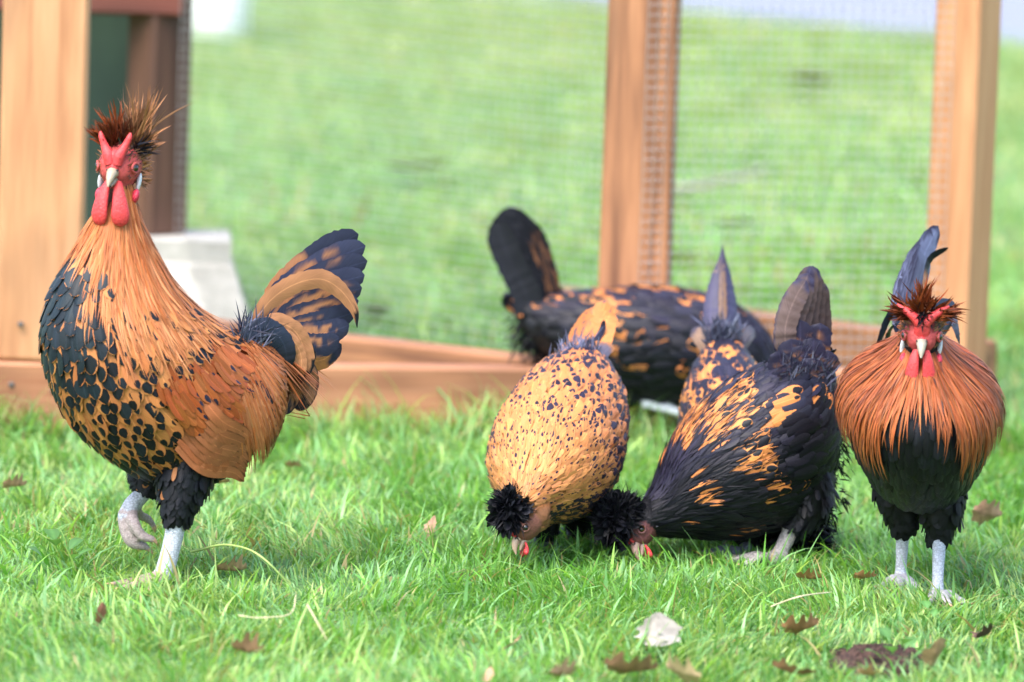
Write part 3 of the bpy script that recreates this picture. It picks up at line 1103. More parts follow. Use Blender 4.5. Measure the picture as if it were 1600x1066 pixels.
        # eyes with a lid ring
        for s in (1, -1):
            mb = MB()
            ec = h(.0075, .0162 * s, .0045)
            out = nrm(np.array([.35, .93 * s, .05]) @ A)
            mb.ell(ec, np.array([.0046] * 3) * k, None, 14, 10, (0.30, 0.10, 0.03, 0))
            V = mb.V[0]
            d = nrm(V - ec) @ out
            mb.C[0][d > .62] = (0.006, 0.005, 0.005, 0)
            e = mb.build('eye', M_EYE, self.e)
            mb = MB()
            t = np.linspace(0, 2 * np.pi, 17)
            p1 = nrm(np.cross(out, A[2]))
            p2 = np.cross(out, p1)
            ctr = ec + out * .0022 * k
            mb.tube(ctr + (np.cos(t)[:, None] * p1 + np.sin(t)[:, None] * p2 * .85) * .0052 * k, np.full(17, .0013 * k), 6, (skin[0] * .9, skin[1] * .9, skin[2] * .9, 0))
            mb.build('eyelid', M_FLESH, e)
        if comb:
            mb = MB()
            if comb == 'horn':
                for s in (1, -1):
                    P = spline(np.array([h(.019, .003 * s, .009), h(.0175, .005 * s, .017), h(.014, .0095 * s, .025), h(.012, .0135 * s, .034), h(.011, .0145 * s, .038)]), 16)
                    mb.tube(P, np.interp(np.linspace(0, 1, 16), [0, .25, .6, .9, 1], [.0052, .0056, .0036, .0026, .0008]) * k, 10, R1_)
                mb.ell(h(.016, 0, .013), np.array([.006, .009, .009]) * k, A, c=R1_)
                mb.ell(h(.020, 0, .006), np.array([.004, .006, .006]) * k, A, c=R1_)
            elif comb == 'wide':
                for s in (1, -1):
                    P = spline(np.array([h(.016, .003 * s, .020), h(.014, .009 * s, .027), h(.011, .017 * s, .032), h(.007, .026 * s, .037)]), 16)
                    mb.tube(P, np.interp(np.linspace(0, 1, 16), [0, .3, .7, 1], [.005, .0048, .0036, .001]) * k, 10, R1_)
                mb.ell(h(.0150, 0, .013), np.array([.0055, .0085, .0155]) * k, A, c=R1_)
                mb.ell(h(.021, 0, .004), np.array([.003, .004, .005]) * k, A, c=R1_)
            elif comb == 'small':
                mb.ell(h(.018, .003, .007), np.array([.004, .003, .005]) * k, A, c=R1_)
                mb.ell(h(.018, -.003, .007), np.array([.004, .003, .005]) * k, A, c=R1_)
            mb.build('comb', M_FLESH, self.e)
        if wattle:
            for s in (1, -1):
                mb = MB()
                w = wattle
                P = spline(np.array([h(.019, .005 * s, -.008), h(.0245, .0066 * s, -.014), h(.0295, .0090 * s, -.014 - .014 * w), h(.0315, .0102 * s, -.014 - .028 * w), h(.031, .0100 * s, -.014 - .038 * w)]), 16)
                rr = np.interp(np.linspace(0, 1, 16), [0, .2, .5, .75, .92, 1], [.004, .0060, .0086, .0102, .0082, .0006]) * k * ((.5 + .42 * min(w, 1.1)) if w > .5 else .34)
                mb.tube(P, rr, 14, R1_)
                # flatten into a hanging lobe
                V = mb.V[0]
                n_ = nrm(np.array([.9, .35 * s, 0]) @ A)
                cc = np.repeat(P, 14, 0)
                d = (V - cc) @ n_
                mb.V[0] = V - n_ * (d * .58)[:, None]
                mb.build('wattle', M_FLESH, self.e)
        if ear:
            for s in (1, -1):
                mb = MB()
                ax = nrm(np.array([[.9, .42 * s, .25], [.4, -.9 * s, 0], [-.25, 0.1, .95]])) @ A
                mb.ell(h(-.004, .0178 * s, -.011), np.array([.0050, .0024, .0088]) * k * ear, ax, c=(0.6, 0.62, 0.66, 0))
                mb.build('earlobe', M_FLESH, self.e)
                if comb in ('horn', 'wide'):
                    mb = MB()
                    mb.ell(h(.004, .0165 * s, -.023), np.array([.007, .004, .007]) * k * ear, ax, c=(0.5, 0.03, 0.06, 0))
                    mb.build('cheek', M_FLESH, self.e)


ORANGE = np.array([0.36, 0.105, 0.028])
GOLD = np.array([0.48, 0.20, 0.08])
RUST = np.array([0.25, 0.055, 0.015])
BUFF = np.array([0.44, 0.17, 0.055])
TAN = np.array([0.34, 0.15, 0.068])
BLACK = np.array([0.0055, 0.006, 0.009])
BLUEB = np.array([0.016, 0.022, 0.038])
VIOLET = np.array([0.016, 0.015, 0.031])
SLATE = np.array([0.10, 0.11, 0.17])
LEGC = (0.52, 0.55, 0.62, 1.0)


def cols(base, n, var=0.2, hue=0.06):
    c = np.tile(np.asarray(base, float), (n, 1)) if np.ndim(base) == 1 else np.array(base, float)
    return np.clip(c * rng.uniform(1 - var, 1 + var, (n, 1)) * rng.uniform(1 - hue, 1 + hue, (n, 3)), 0, 1)


def lerp(a, b, t):
    t = np.asarray(t)[..., None]
    return np.asarray(a) * (1 - t) + np.asarray(b) * t


def sstep(a, b, x):
    t = np.clip((x - a) / (b - a), 0, 1)
    return t * t * (3 - 2 * t)


def tipcol(base, tip, v0, v1, edge=0.0, patch=0.0, seed=0):
    """tail feather colours: base, dark tip from v0 to v1, dark trailing edge, blotches"""
    def f(v, u):
        nz = vnoise(u * 2.5 + seed * 7.1, v * 14, seed) - .5
        t = sstep(v0, v1, v + .35 * nz * (patch + .25))
        if edge > 0: t = np.maximum(t, sstep(edge, edge + .25, u + .5 * nz))
        if edge < 0: t = np.maximum(t, sstep(-edge, -edge + .25, -u + .5 * nz))
        return lerp(base, tip, t) * (1 + .25 * nz[..., None])
    return f


def crest(bird, roots, dirs, L, W, c, name='crest', prof='lance', droop=0.1, spread=0.35, per=10, var=0.3, gravity=0.0):
    """tuft of head feathers: roots, dirs (k,3) local; per feathers around each"""
    pl = Plume()
    roots, dirs = np.asarray(roots, float), nrm(np.asarray(dirs, float))
    k = len(roots)
    P = np.repeat(roots, per, 0) + rng.normal(0, .0028, (k * per, 3))
    D = nrm(np.repeat(dirs, per, 0) + rng.normal(0, spread, (k * per, 3)))
    N = nrm(np.cross(D, rng.normal(0, 1, D.shape)))
    n = k * per
    Ls = np.repeat(np.broadcast_to(L, (k,)), per) * rng.uniform(.55, 1.15, n)
    cc = np.repeat(np.broadcast_to(np.asarray(c, float), (k, 3)), per, 0)
    pl.add(P, D, N, Ls, W * rng.uniform(.7, 1.3, n), np.c_[cols(cc, n, var), np.zeros(n)], np.c_[cols(BLACK, n), rng.random(n)], prof=prof, tilt=rng.normal(0, .2, n), curl=.1, bend=rng.normal(0, .15, n), droop=droop)
    return pl.build(name, bird.e)


def bristles(b, n=150, c=(.05, .03, .03)):
    """short hair-like feathers beside the comb, over the eyes and on the cheeks"""
    h, HA = b.hp, b.hA
    P, D, N = [], [], []
    for _ in range(n):
        s = rng.choice([-1, 1])
        x, z = rng.uniform(-.012, .016), rng.uniform(-.006, .022)
        y = s * (.0185 - .35 * max(x, 0) - .25 * max(z - .01, 0))
        P.append(h(x, y * rng.uniform(.9, 1.0), z))
        D.append(np.array([-.7, s * .35, rng.uniform(-.1, .9)]) @ HA)
        N.append(np.array([.3, s, .2]) @ HA)
    P, D, N = np.array(P), noise_dir(nrm(np.array(D)), .3), nrm(np.array(N))
    cc = np.where((rng.random(n) < .55)[:, None], np.array(c), TAN * .6)
    pl = Plume()
    pl.add(P, D, N, rng.uniform(.004, .010, n), rng.uniform(.0008, .0018, n), np.c_[cols(cc, n, .4), np.zeros(n)], np.c_[cols(BLACK, n), rng.random(n)], prof='lance', tilt=.2)
    pl.build('face_plumage', b.e)


def gtan(N, T, a, b, down=(0, 0, -1.0)):
    """mix of surface direction T and the downhill direction on the surface"""
    d = np.array(down, float)[None]
    g = d - N * np.sum(d * N, 1, keepdims=True)
    return nrm(T * a + g * b)


def noise_dir(T, s):
    return nrm(T + rng.normal(0, s, T.shape))


# =================================================================== rooster striding in the left foreground
def rooster_striding():
    o = ground(262, 908)
    b = Bird('rooster', o, R(180 + 33), 'large orange and black spangled rooster striding with one foot raised, before the post', 'rooster', 'roosters')
    k = b.k
    A = lambda px, py, lat=0: b.at(px, py, lat)
    secs = [((204, 285), (166, 285), 20), ((208, 305), (163, 305), 25), ((217, 345), (145, 345), 37), ((240, 395), (118, 400), 54), ((263, 440), (90, 460), 78), ((288, 470), (76, 525), 100), ((314, 492), (90, 600), 116), ((336, 507), (128, 672), 120),
            ((356, 520), (195, 730), 116), ((376, 530), (270, 755), 106), ((391, 536), (345, 738), 88), ((402, 542), (393, 655), 60), ((408, 545), (412, 580), 26)]
    lo = Loft([(A(*d), A(*v), w * k) for d, v, w in secs])
    # legs: left leg planted, right leg lifted
    black4 = tuple(BLACK) + (0,)
    b.limb([A(300, 670, .02), A(290, 735, .033), A(281, 780, .035), A(277, 806, .035)], [48 * k, 48 * k, 30 * k, 19 * k], black4)
    b.limb([A(278, 800, .035), A(273, 830, .035), A(264, 870, .034), A(254, 905, .034)], [17 * k, 15.5 * k, 15 * k, 16 * k], LEGC)
    ank = A(254, 905, .034)
    b.foot(ank, (.9, .25), .06, (0.34, 0.25, 0.22, .5))
    b.limb([A(245, 700, -.03), A(236, 735, -.035), A(232, 755, -.035)], [50 * k, 32 * k, 20 * k], black4)
    b.limb([A(234, 752, -.035), A(222, 772, -.034), A(205, 790, -.032), A(196, 808, -.03)], [16 * k, 14 * k, 13.5 * k, 14 * k], LEGC)
    tc = (0.40, 0.33, 0.32, .6)
    for P, r in (([(196, 805, -.03), (197, 828, -.025), (205, 846, -.02), (228, 855, -.015)], [13, 11, 10, 7]), ([(204, 800, -.03), (212, 822, -.01), (222, 838, -.005), (238, 842, 0)], [11, 9, 8.5, 6]), ([(212, 795, -.035), (220, 806, -.045), (232, 812, -.05), (240, 822, -.05)], [9, 7.5, 7, 5])):
        q = [A(*p) for p in P]
        b.limb(q, np.array(r) * k, tc)
        d = q[-1] - q[-2]
        b.limb([q[-1], q[-1] + d * .35 + [0, 0, -.002], q[-1] + d * .6 + [0, 0, -.006]], [5.5 * k, 4 * k, 1.5 * k], (0.5, 0.32, 0.2, 0), 8)
    # head looks into the camera, a little to its right
    hc = A(186, 266)
    toc = b.dl(nrm(CAM - (b.O + b.f * hc[0] + b.l * hc[1] + [0, 0, hc[2]]) + np.array([-1.6, 0, -1.2])))
    b.head(hc, toc, (0, 0, 1), 1.10, 'horn', .86, 1.0, skin=(0.42, 0.07, 0.065), beak=(0.34, 0.27, 0.19), skinback=(0.15, 0.06, 0.04))
    b.body(lo, (0.05, 0.022, 0.012, 0), .003)
    h = b.hp
    sec = lo.sec

    # breast and belly: round spangled feathers
    pl = Plume()
    S, TH = lo.rows(sec[2], sec[11], .0128, .0125, .2, lambda s, t: (s > sec[4]) | ((np.cos(t) < -.4) & (s > sec[3] - .02)))
    P, T, N = lo.frame(S, TH)
    at_ = np.abs(TH)
    n = len(S)
    side = np.cos(TH)                                  # 1 dorsal .. -1 ventral
    low = sstep(sec[6], sec[9], S) * sstep(-.1, -.9, side)
    front = sstep(-.2, -.8, side) * (1 - sstep(sec[4], sec[7], S))
    spot = .44 + .12 * rng.normal(0, 1, n) + .62 * front + .40 * low + .14 * n3(P, 28)
    spot = np.where((S > sec[7]) & (side > -.35), .38 + .1 * rng.normal(0, 1, n), spot)
    spot = np.clip(spot, .15, 1.25)
    base = lerp(BUFF * .9, RUST * 1.25, np.clip(sstep(sec[5], sec[9], S) * sstep(-.5, .3, side) + .15 * rng.normal(0, 1, n), 0, 1))
    sc_ = lerp(BLACK, np.array([.011, .019, .026]), np.clip(front + .2 * rng.normal(0, 1, n), 0, 1))  # bluish sheen on the front of the breast tinted into the spots
    sz = rng.uniform(.85, 1.15, n)
    Tm = gtan(N, T, 1.0, .25 * (at_ > 1.2)[:, None])
    pl.surf(lo, S, TH, .031 * sz, .0175 * sz, np.c_[cols(base, n, .22), spot], np.c_[cols(sc_, n, .3), rng.random(n)], nu=5, lift=.10 + .04 * rng.random(n), g=.2 * (at_ > 1.2), cup=.25)
    pl.build('breast_plumage', b.e)

    # thighs: small soft black feathers
    pl = Plume()
    for Pc, r, c in b.pieces[:1] + [p for p in b.pieces if len(p[0]) == 24 and p[2] == black4][1:]:
        m = 900
        i = rng.integers(2, len(Pc) - 1, m)
        d = nrm(rng.normal(0, 1, (m, 3)))
        ax = nrm(np.gradient(Pc, axis=0))[i]
        d = nrm(d - ax * np.sum(d * ax, 1, keepdims=True))
        bc = np.where((rng.random(m) < .05)[:, None], BUFF * .6, lerp(BLACK * .7, BLACK * 1.4, rng.random(m)))
        pl.add(Pc[i] + d * r[i][:, None] * .95, noise_dir(ax, .1), d, rng.uniform(.013, .02, m), rng.uniform(.005, .009, m), np.c_[bc, np.zeros(m)], np.c_[cols(BLACK, m), rng.random(m)], nu=3, tilt=.02, curl=.06)
    pl.build('thigh_plumage', b.e)

    # wing folded against the body, both sides: rust coverts, spotted bar, long secondaries
    for sgn in (1, -1):
        pl = Plume()
        S, TH = lo.rows(sec[6], sec[10], .0085, .0095, .25, lambda s, t: (t * sgn > .75) & (t * sgn < 1.85))
        P, T, N = lo.frame(S, TH)
        n = len(S)
        w = sstep(sec[6], sec[7], S)
        spot = np.where(rng.random(n) < .34, rng.uniform(.25, .5, n), 0.0)
        base = lerp(ORANGE * .8, RUST * 1.15, rng.random(n))
        P = P + N * (.007 * w)[:, None]
        pl.surf(lo, S, TH, rng.uniform(.022, .034, n), rng.uniform(.008, .012, n), np.c_[cols(base, n, .25), spot], np.c_[cols(VIOLET * .9, n, .3), rng.random(n)], nu=3, h0=.007 * w, lift=.08, g=.3)
        pl.build('wing_plumage', b.e)
        for i in range(9):
            f = i / 8
            lat = sgn * (.071 + .0016 * i)
            r0 = (276 + 30 * f, 698 - 90 * f)
            tip = (382 + 14 * f, 753 - 62 * f)
            q = [A(r0[0], r0[1], lat), A(r0[0] * .55 + tip[0] * .45, r0[1] * .5 + tip[1] * .5 + 8, lat + sgn * .004), A(tip[0] - 12, tip[1] - 12, lat * .93), A(tip[0], tip[1], lat * .86)] if sgn > 0 else None
            if q is None:
                q = [p * [1, -1, 1] for p in QL[i]]
            else:
                if i == 0: QL = []
                QL.append(np.array(q))
            bc = lerp(TAN * .75, RUST * 1.25, .35 + .3 * rng.random())
            b.tail_feather(q, .0150, tipcol(bc * rng.uniform(.75, 1.15), bc * .25, .95, 1.0, .80, .2, i + 3), normal=(-.1, sgn, -.25), name='wing_feather', nv=18, fray=0, cup=.02, prof=lambda v: np.minimum(1, .5 + v * 2) * np.sqrt(np.clip(1 - (np.maximum(v - .55, 0) / .45)**2, .001, 1)))

    # saddle: long narrow feathers falling from the back
    pl = Plume()
    S, TH = lo.rows(sec[8], sec[10], .0042, .0032, .4, lambda s, t: np.abs(t) < 1.45)
    P, T, N = lo.frame(S, TH)
    n = len(S)
    hang = gtan(N, T, .55, 1.0)
    L = rng.uniform(.06, .12, n) * (1 - .3 * (np.abs(TH) > 1.0)) * (1 - .25 * sstep(sec[9], sec[10], S))
    bc = lerp(ORANGE, GOLD * .9, np.clip(rng.normal(.3, .25, n), 0, 1)) * lerp([1, 1, 1], [.7, .6, .55], np.clip(rng.normal(.25, .3, n), 0, 1))
    dk = rng.random(n) < .05
    bc[dk] = BLACK * 1.5
    pl.surf(lo, S, TH, L, rng.uniform(.003, .0046, n), np.c_[cols(bc, n, .22), np.zeros(n)], np.c_[cols(BLACK, n), rng.random(n)], prof='lance', nu=3, g=2.2 + 1.8 * sstep(sec[9], sec[11], S), h0=.010 * sstep(sec[7], sec[9], S), lift=.03, bend=rng.normal(0, .05, n), droop=.10, free=.4)
    pl.build('saddle_plumage', b.e)

    # hackle: narrow gold feathers down the neck onto the shoulders
    pl = Plume()
    S, TH = lo.rows(0.0, sec[4] + .03, .0042, .0027, .45)
    fr = np.cos(TH) < -.78
    lim = np.where(fr, sec[2] + .02, np.where(np.cos(TH) < -.45, sec[3] + .02, sec[4] + .03))
    m = (S < lim) & ~((np.cos(TH) < -.3) & (S < sec[1] + .012))
    S, TH = S[m], TH[m]
    P, T, N = lo.frame(S, TH)
    n = len(S)
    prog = S / sec[4]
    Tm = gtan(N, T, 1.0, .3)
    L = (.034 + .040 * sstep(0, .7, prog)) * rng.uniform(.7, 1.2, n)
    bc = lerp(ORANGE * 1.0, GOLD, np.clip(sstep(.15, 1.0, prog) * .65 + rng.normal(.15, .25, n), 0, 1))
    bc = lerp(bc, RUST * 1.3, (np.clip(rng.normal(.12, .25, n), 0, .8)))
    bc = lerp(bc, GOLD * [1.25, 1.35, 1.5], np.clip(rng.normal(-.05, .35, n), 0, .9) * sstep(.3, .8, prog))
    pl.surf(lo, S, TH, L, rng.uniform(.0024, .004, n), np.c_[cols(bc, n, .24), np.zeros(n)], np.c_[cols(BLACK, n), rng.random(n)], prof='lance', nu=3, g=.25, lift=.04 + .03 * rng.random(n), bend=rng.normal(0, .05, n), free=.12)
    pl.build('hackle_plumage', b.e)

    # cheek and nape tufts
    pl = Plume()
    m = 160
    s_ = rng.choice([-1, 1], m)
    P = np.array([h(rng.uniform(-.022, -.006), s * rng.uniform(.013, .019), rng.uniform(-.016, .018)) for s in s_])
    D = np.array([np.array([rng.uniform(-1, -.3), s * rng.uniform(.1, .7), rng.uniform(-1.0, .3)]) @ b.hA for s in s_])
    N = np.array([np.array([0, s, .2]) @ b.hA for s in s_])
    pl.add(P, nrm(D), N, rng.uniform(.008, .016, m), rng.uniform(.0018, .003, m), np.c_[cols(lerp(TAN, ORANGE * .6, rng.random(m)), m, .4), np.zeros(m)], np.c_[cols(BLACK, m), rng.random(m)], prof='lance', tilt=.2)
    pl.build('cheek_plumage', b.e)
    bristles(b, 190)
    # crest: two upright tufts
    HA = b.hA
    D = lambda x, y, z: np.array([x, y, z], float) @ HA
    roots = [h(-.004, -.011, .024), h(-.008, -.014, .024), h(-.002, -.006, .026), h(-.01, -.004, .028), h(-.004, .004, .026), h(-.010, .010, .026), h(-.014, .014, .022), h(-.012, .018, .02), h(-.008, .014, .02)]
    dirs = [D(.25, -.5, .8), D(0, -.6, .85), D(.35, -.15, .8), D(0, -.25, 1), D(.2, .1, .8), D(-.1, .30, 1), D(-.1, .22, 1), D(-.1, .7, .6), D(.2, .75, .45)]
    crest(b, roots, dirs, np.array([.024, .019, .024, .034, .022, .042, .054, .021, .019]) * 1.1, .0026, [RUST * .5, RUST * .6, RUST * .4, RUST * .7, RUST * .3, TAN * .6, TAN * .8, TAN * .6, BLACK * 2], per=55, spread=.24, droop=.05, var=.45)

    # tail
    F = lambda pts, w, cf, lat=0., nm=(0, 1, 0), **kw: b.tail_feather([A(p[0], p[1], lat + (p[2] if len(p) > 2 else 0)) for p in pts], w * k, cf, normal=nm, **kw)
    DK = np.array([.020, .023, .045])
    TN = TAN * 1.0
    tips = [(560, 366), (571, 384), (574, 408), (570, 430), (566, 450), (560, 470), (554, 488), (546, 508), (530, 528)]
    for i, (tx, ty) in enumerate(tips):
        f = i / 8
        F([(398 + 20 * f, 518 + 40 * f), (440 + 22 * f, 452 + 88 * f - 4 * (i % 2)), (500 + 12 * f, 398 + 140 * f), (tx, ty)], 46 - 8 * f, tipcol(TN * rng.uniform(.85, 1.15), DK * rng.uniform(.8, 1.3), .40 + .22 * (i % 3 > 0), .58 + .2 * (i % 3 > 0), -.35 if i == 0 else .45, .9, i + 1), -.016 + .0035 * i, nm=(.03 * (i % 3), 1, .08 * (i % 2)))
    F([(420, 555), (465, 562), (505, 562), (534, 538)], 32, tipcol(BUFF * 1.1, DK, .72, .82, .9, .4, 6), -.018)
    ln = prof_lance
    F([(392, 525), (415, 478), (455, 447), (505, 437), (540, 462), (556, 492), (558, 512)], 32, tipcol(TN * 1.05, BLACK, .93, .96, 0, .2, 8), .018, prof=lambda v: np.minimum(1, .5 + 2 * v) * np.clip(1 - v**6, .05, 1))
    F([(396, 530), (425, 504), (458, 515), (476, 548), (478, 590)], 30, tipcol(TN, BLACK, .86, .9, 0, .2, 9), .024, nm=(.3, 1, .2))
    F([(380, 525), (415, 512), (442, 535), (450, 575)], 34, tipcol(BLUEB * 1.3, BLACK, .5, 1, 0, 0, 10), .03, nm=(.3, 1, .3))
    F([(390, 540), (425, 545), (450, 585), (440, 630), (424, 655)], 30, tipcol(TN * .9, BLACK, .86, .95, .5, .3, 11), .02, nm=(.3, 1, .2))
    F([(440, 560), (470, 562), (486, 592), (478, 622), (462, 640)], 28, tipcol(TN * .85, BLACK, .82, .88, .7, .2, 12), .016, nm=(.2, 1, .2))
    F([(400, 550), (425, 580), (430, 630), (415, 690)], 26, tipcol(TN * .8, BLACK, .8, 1, .3, .4, 13), .03, nm=(.3, 1, .2))
    F([(410, 548), (450, 530), (480, 545), (484, 575)], 24, tipcol(BLACK * 2, BLACK, .5, 1, 0, 0, 14), .02, nm=(.2, 1, .3))
    F([(398, 545), (440, 548), (462, 580), (458, 620), (446, 648)], 22, tipcol(TN * .95, BLACK, .85, .93, 0, .3, 15), .026, nm=(.3, 1, .2))
    F([(405, 540), (446, 522), (468, 548), (470, 600)], 18, tipcol(TN * 1.1, BLACK, .9, .96, 0, .3, 16), .028, nm=(.3, 1, .3))
    F([(394, 552), (418, 575), (424, 620), (420, 660)], 20, tipcol(RUST * 1.3, BLACK, .85, .95, 0, .3, 17), .034, nm=(.3, 1, .2))
    # slate fluff at the root of the tail
    pl = Plume()
    m = 420
    P = np.array([A(rng.uniform(372, 412), rng.uniform(515, 560), rng.uniform(-.02, .035)) for _ in range(m)])
    D = nrm(np.array([-1.0, 0, 0.75]) + rng.normal(0, .5, (m, 3)))
    D[:160] = nrm(np.array([-.1, 0.1, 1.0]) + rng.normal(0, .35, (160, 3)))
    pl.add(P, D, nrm(rng.normal(0, 1, (m, 3)) + [0, 1.5, 0]), rng.uniform(.018, .036, m), rng.uniform(.0015, .003, m), np.c_[cols(lerp(SLATE, BLUEB, rng.random(m)), m, .4), np.zeros(m)], np.c_[cols(BLACK, m), rng.random(m)], prof='fluff', tilt=0.1)
    pl.build('tail_fluff', b.e)


# =================================================================== rooster facing the camera on the right
def rooster_facing():
    o = ground(1437, 930)
    b = Bird('rooster', o, R(-90 + 2), 'rooster with broad orange neck cape and black belly facing the camera beside the right post', 'rooster', 'roosters')
    k = b.k
    A = b.ax
    secs = [((1440, 512, .05), (1440, 545, .085), 30), ((1440, 515, .02), (1440, 572, .10), 42), ((1440, 522, -.015), (1440, 612, .12), 68), ((1440, 532, -.045), (1438, 660, .135), 102), ((1440, 545, -.08), (1436, 712, .13), 118), ((1440, 553, -.11), (1436, 760, .10), 113),
            ((1440, 557, -.14), (1436, 792, .05), 103), ((1440, 558, -.17), (1436, 798, -.02), 90), ((1440, 557, -.20), (1436, 780, -.09), 68), ((1440, 556, -.225), (1438, 700, -.16), 44), ((1440, 555, -.24), (1440, 610, -.21), 20)]
    lo = Loft([(A(*d), A(*v), w * k) for d, v, w in secs])
    black4 = tuple(BLACK * .8) + (0,)
    for s, pts, foot in ((1, [(1458, 690, -.01), (1470, 765, 0.0), (1470, 808, -.005), (1468, 832, -.01)], (1464, 940)), (-1, [(1418, 690, -.02), (1404, 762, -.03), (1410, 798, -.035), (1411, 816, -.04)], (1407, 917))):
        b.limb([A(*p) for p in pts], [38 * k, 40 * k, 26 * k, 14 * k], black4)
        g = b.tol(ground(*foot))
        tp = A(*pts[-1])
        b.limb([tp + [0, 0, .006], tp * .6 + g * .4, tp * .25 + g * .75, g + [0, 0, .008]], [12.5 * k, 10.5 * k, 10 * k, 12 * k], LEGC)
        b.foot(g, (1, .15 * s), .052, (0.42, 0.4, 0.42, .7))
    hc = A(1440, 528, .085)
    b.head(hc, b.dl(nrm(np.array([-.06, -1, -.22]))), (0, 0, 1), 1.02, 'wide', 1.45, 1.15, skin=(0.40, 0.065, 0.065), beak=(0.32, 0.28, 0.22), skinback=(0.16, 0.06, 0.04))
    b.body(lo, tuple(BLACK) + (0,), .003)
    h, HA, sec = b.hp, b.hA, lo.sec

    pl = Plume()
    S, TH = lo.rows(sec[3], sec[10], .012, .012, .25)
    P, T, N = lo.frame(S, TH)
    n = len(S)
    bc = lerp(BLACK * .5, BLACK * 1.6, rng.random(n))
    pl.surf(lo, S, TH, .027 * rng.uniform(.8, 1.2, n), .015 * rng.uniform(.8, 1.2, n), np.c_[bc, np.zeros(n)], np.c_[cols(BLACK, n), rng.random(n)], nu=5, g=.3, lift=.09 * rng.uniform(.6, 1.5, n), cup=.35, jit=.12)
    pl.build('breast_plumage', b.e)
    pl = Plume()
    for Pc, r, c in [p for p in b.pieces if p[2] == black4]:
        m = 900
        i = rng.integers(2, len(Pc) - 1, m)
        ax = nrm(np.gradient(Pc, axis=0))[i]
        d = nrm(rng.normal(0, 1, (m, 3)))
        d = nrm(d - ax * np.sum(d * ax, 1, keepdims=True))
        pl.add(Pc[i] + d * r[i][:, None] * .93, noise_dir(ax, .12), d, rng.uniform(.014, .022, m), rng.uniform(.008, .012, m), np.c_[lerp(BLACK * .6, BLACK * 1.2, rng.random(m)), np.zeros(m)], np.c_[cols(BLACK, m), rng.random(m)], tilt=.02, curl=.06)
    pl.build('thigh_plumage', b.e)
    # rust wings just showing at the flanks
    for sgn in (1, -1):
        pl = Plume()
        S, TH = lo.rows(sec[5], sec[9], .01, .01, .25, lambda s, t: (t * sgn > .5) & (t * sgn < 1.7))
        P, T, N = lo.frame(S, TH)
        n = len(S)
        pl.surf(lo, S, TH, rng.uniform(.03, .05, n), rng.uniform(.009, .013, n), np.c_[cols(lerp(RUST, TAN * .8, rng.random(n)), n, .3), np.zeros(n)], np.c_[cols(BLACK, n), rng.random(n)], h0=.004, lift=.07)
        pl.build('wing_plumage', b.e)

    # cape of long narrow hackle feathers, parted over the black breast
    pl = Plume()
    S, TH = lo.rows(0.0, sec[3], .0042, .0028, .45)
    fr = -np.cos(TH)
    lim = np.where(fr > .97, sec[1] + .03, np.where(fr > .85, sec[2], sec[3]))
    m = S < lim
    S, TH = S[m], TH[m]
    P, T, N = lo.frame(S, TH)
    n = len(S)
    pr = S / sec[3]
    sgn = np.sign(TH)
    L = (.032 + .044 * sstep(0, .55, pr)) * rng.uniform(.65, 1.15, n)
    Tm = gtan(N, T, .55, .8)
    bc = lerp(RUST * 1.05, ORANGE * .8, np.clip(sstep(.1, .9, pr) * .7 + rng.normal(.1, .25, n), 0, 1))
    bc = lerp(bc, GOLD * .85, np.clip(rng.normal(.0, .2, n), 0, .8))
    bc = lerp(bc, BLACK * 2, np.clip(rng.normal(-.1, .35, n), 0, .8))
    pl.surf(lo, S, TH, L, rng.uniform(.0024, .004, n), np.c_[cols(bc, n, .24), np.zeros(n)], np.c_[cols(BLACK, n), rng.random(n)], prof='lance', nu=3, g=.9, lift=.06 + .05 * rng.random(n), bend=rng.normal(0, .06, n), free=.38)
    pl.build('hackle_plumage', b.e)
    pl = Plume()
    m = 120
    s_ = rng.choice([-1, 1], m)
    P = np.array([h(rng.uniform(-.02, -.004), s * rng.uniform(.013, .019), rng.uniform(-.016, .018)) for s in s_])
    D = np.array([np.array([rng.uniform(-1, -.3), s * rng.uniform(.1, .7), rng.uniform(-1.0, .3)]) @ HA for s in s_])
    N = np.array([np.array([0, s, .2]) @ HA for s in s_])
    pl.add(P, nrm(D), N, rng.uniform(.008, .014, m), rng.uniform(.0018, .003, m), np.c_[cols(lerp(TAN * .7, RUST, rng.random(m)), m, .4), np.zeros(m)], np.c_[cols(BLACK, m), rng.random(m)], prof='lance', tilt=.2)
    pl.build('cheek_plumage', b.e)
    bristles(b, 190)
    Dh = lambda x, y, z: np.array([x, y, z], float) @ HA
    roots = [h(.004, -.012, .026), h(.006, -.004, .030), h(.006, .005, .030), h(.004, .012, .027), h(-.004, 0, .032), h(-.004, .016, .026), h(-.004, -.016, .026), h(.008, 0, .026)]
    dirs = [Dh(.5, -.8, .35), Dh(.5, -.3, .9), Dh(.5, .3, .9), Dh(.5, .8, .45), Dh(0, 0, 1), Dh(.1, 1, .2), Dh(.2, -.9, .7), Dh(.9, 0, .2)]
    crest(b, roots, dirs, np.array([.024, .026, .026, .026, .034, .028, .024, .018]), .0032, [RUST * .35, RUST * .6, RUST * .5, RUST * .5, RUST * .7, RUST * .6, RUST * .4, BLACK], per=40, spread=.26, droop=.05, var=.45)

    # tail: a narrow fan seen edge on, sickles to both sides
    F = lambda pts, w, cf, nm=(0, 1, 0), **kw: b.tail_feather([A(*p) for p in pts], w * k, cf, normal=nm, **kw)
    SB = np.array([.12, .14, .235])
    for i in range(6):
        d = (i - 2.5)
        F([(1428 + 2 * d, 560, -.21), (1418 + 4 * d, 480, -.25), (1438 + 3 * d, 410, -.285), (1470 - 8 * abs(d), 346 + 14 * abs(d), -.32)], 36, tipcol(SB * (1 - .1 * i), VIOLET, .9, 1, .75, .3, 20 + i), nm=(1, .55 + .12 * d, .25))
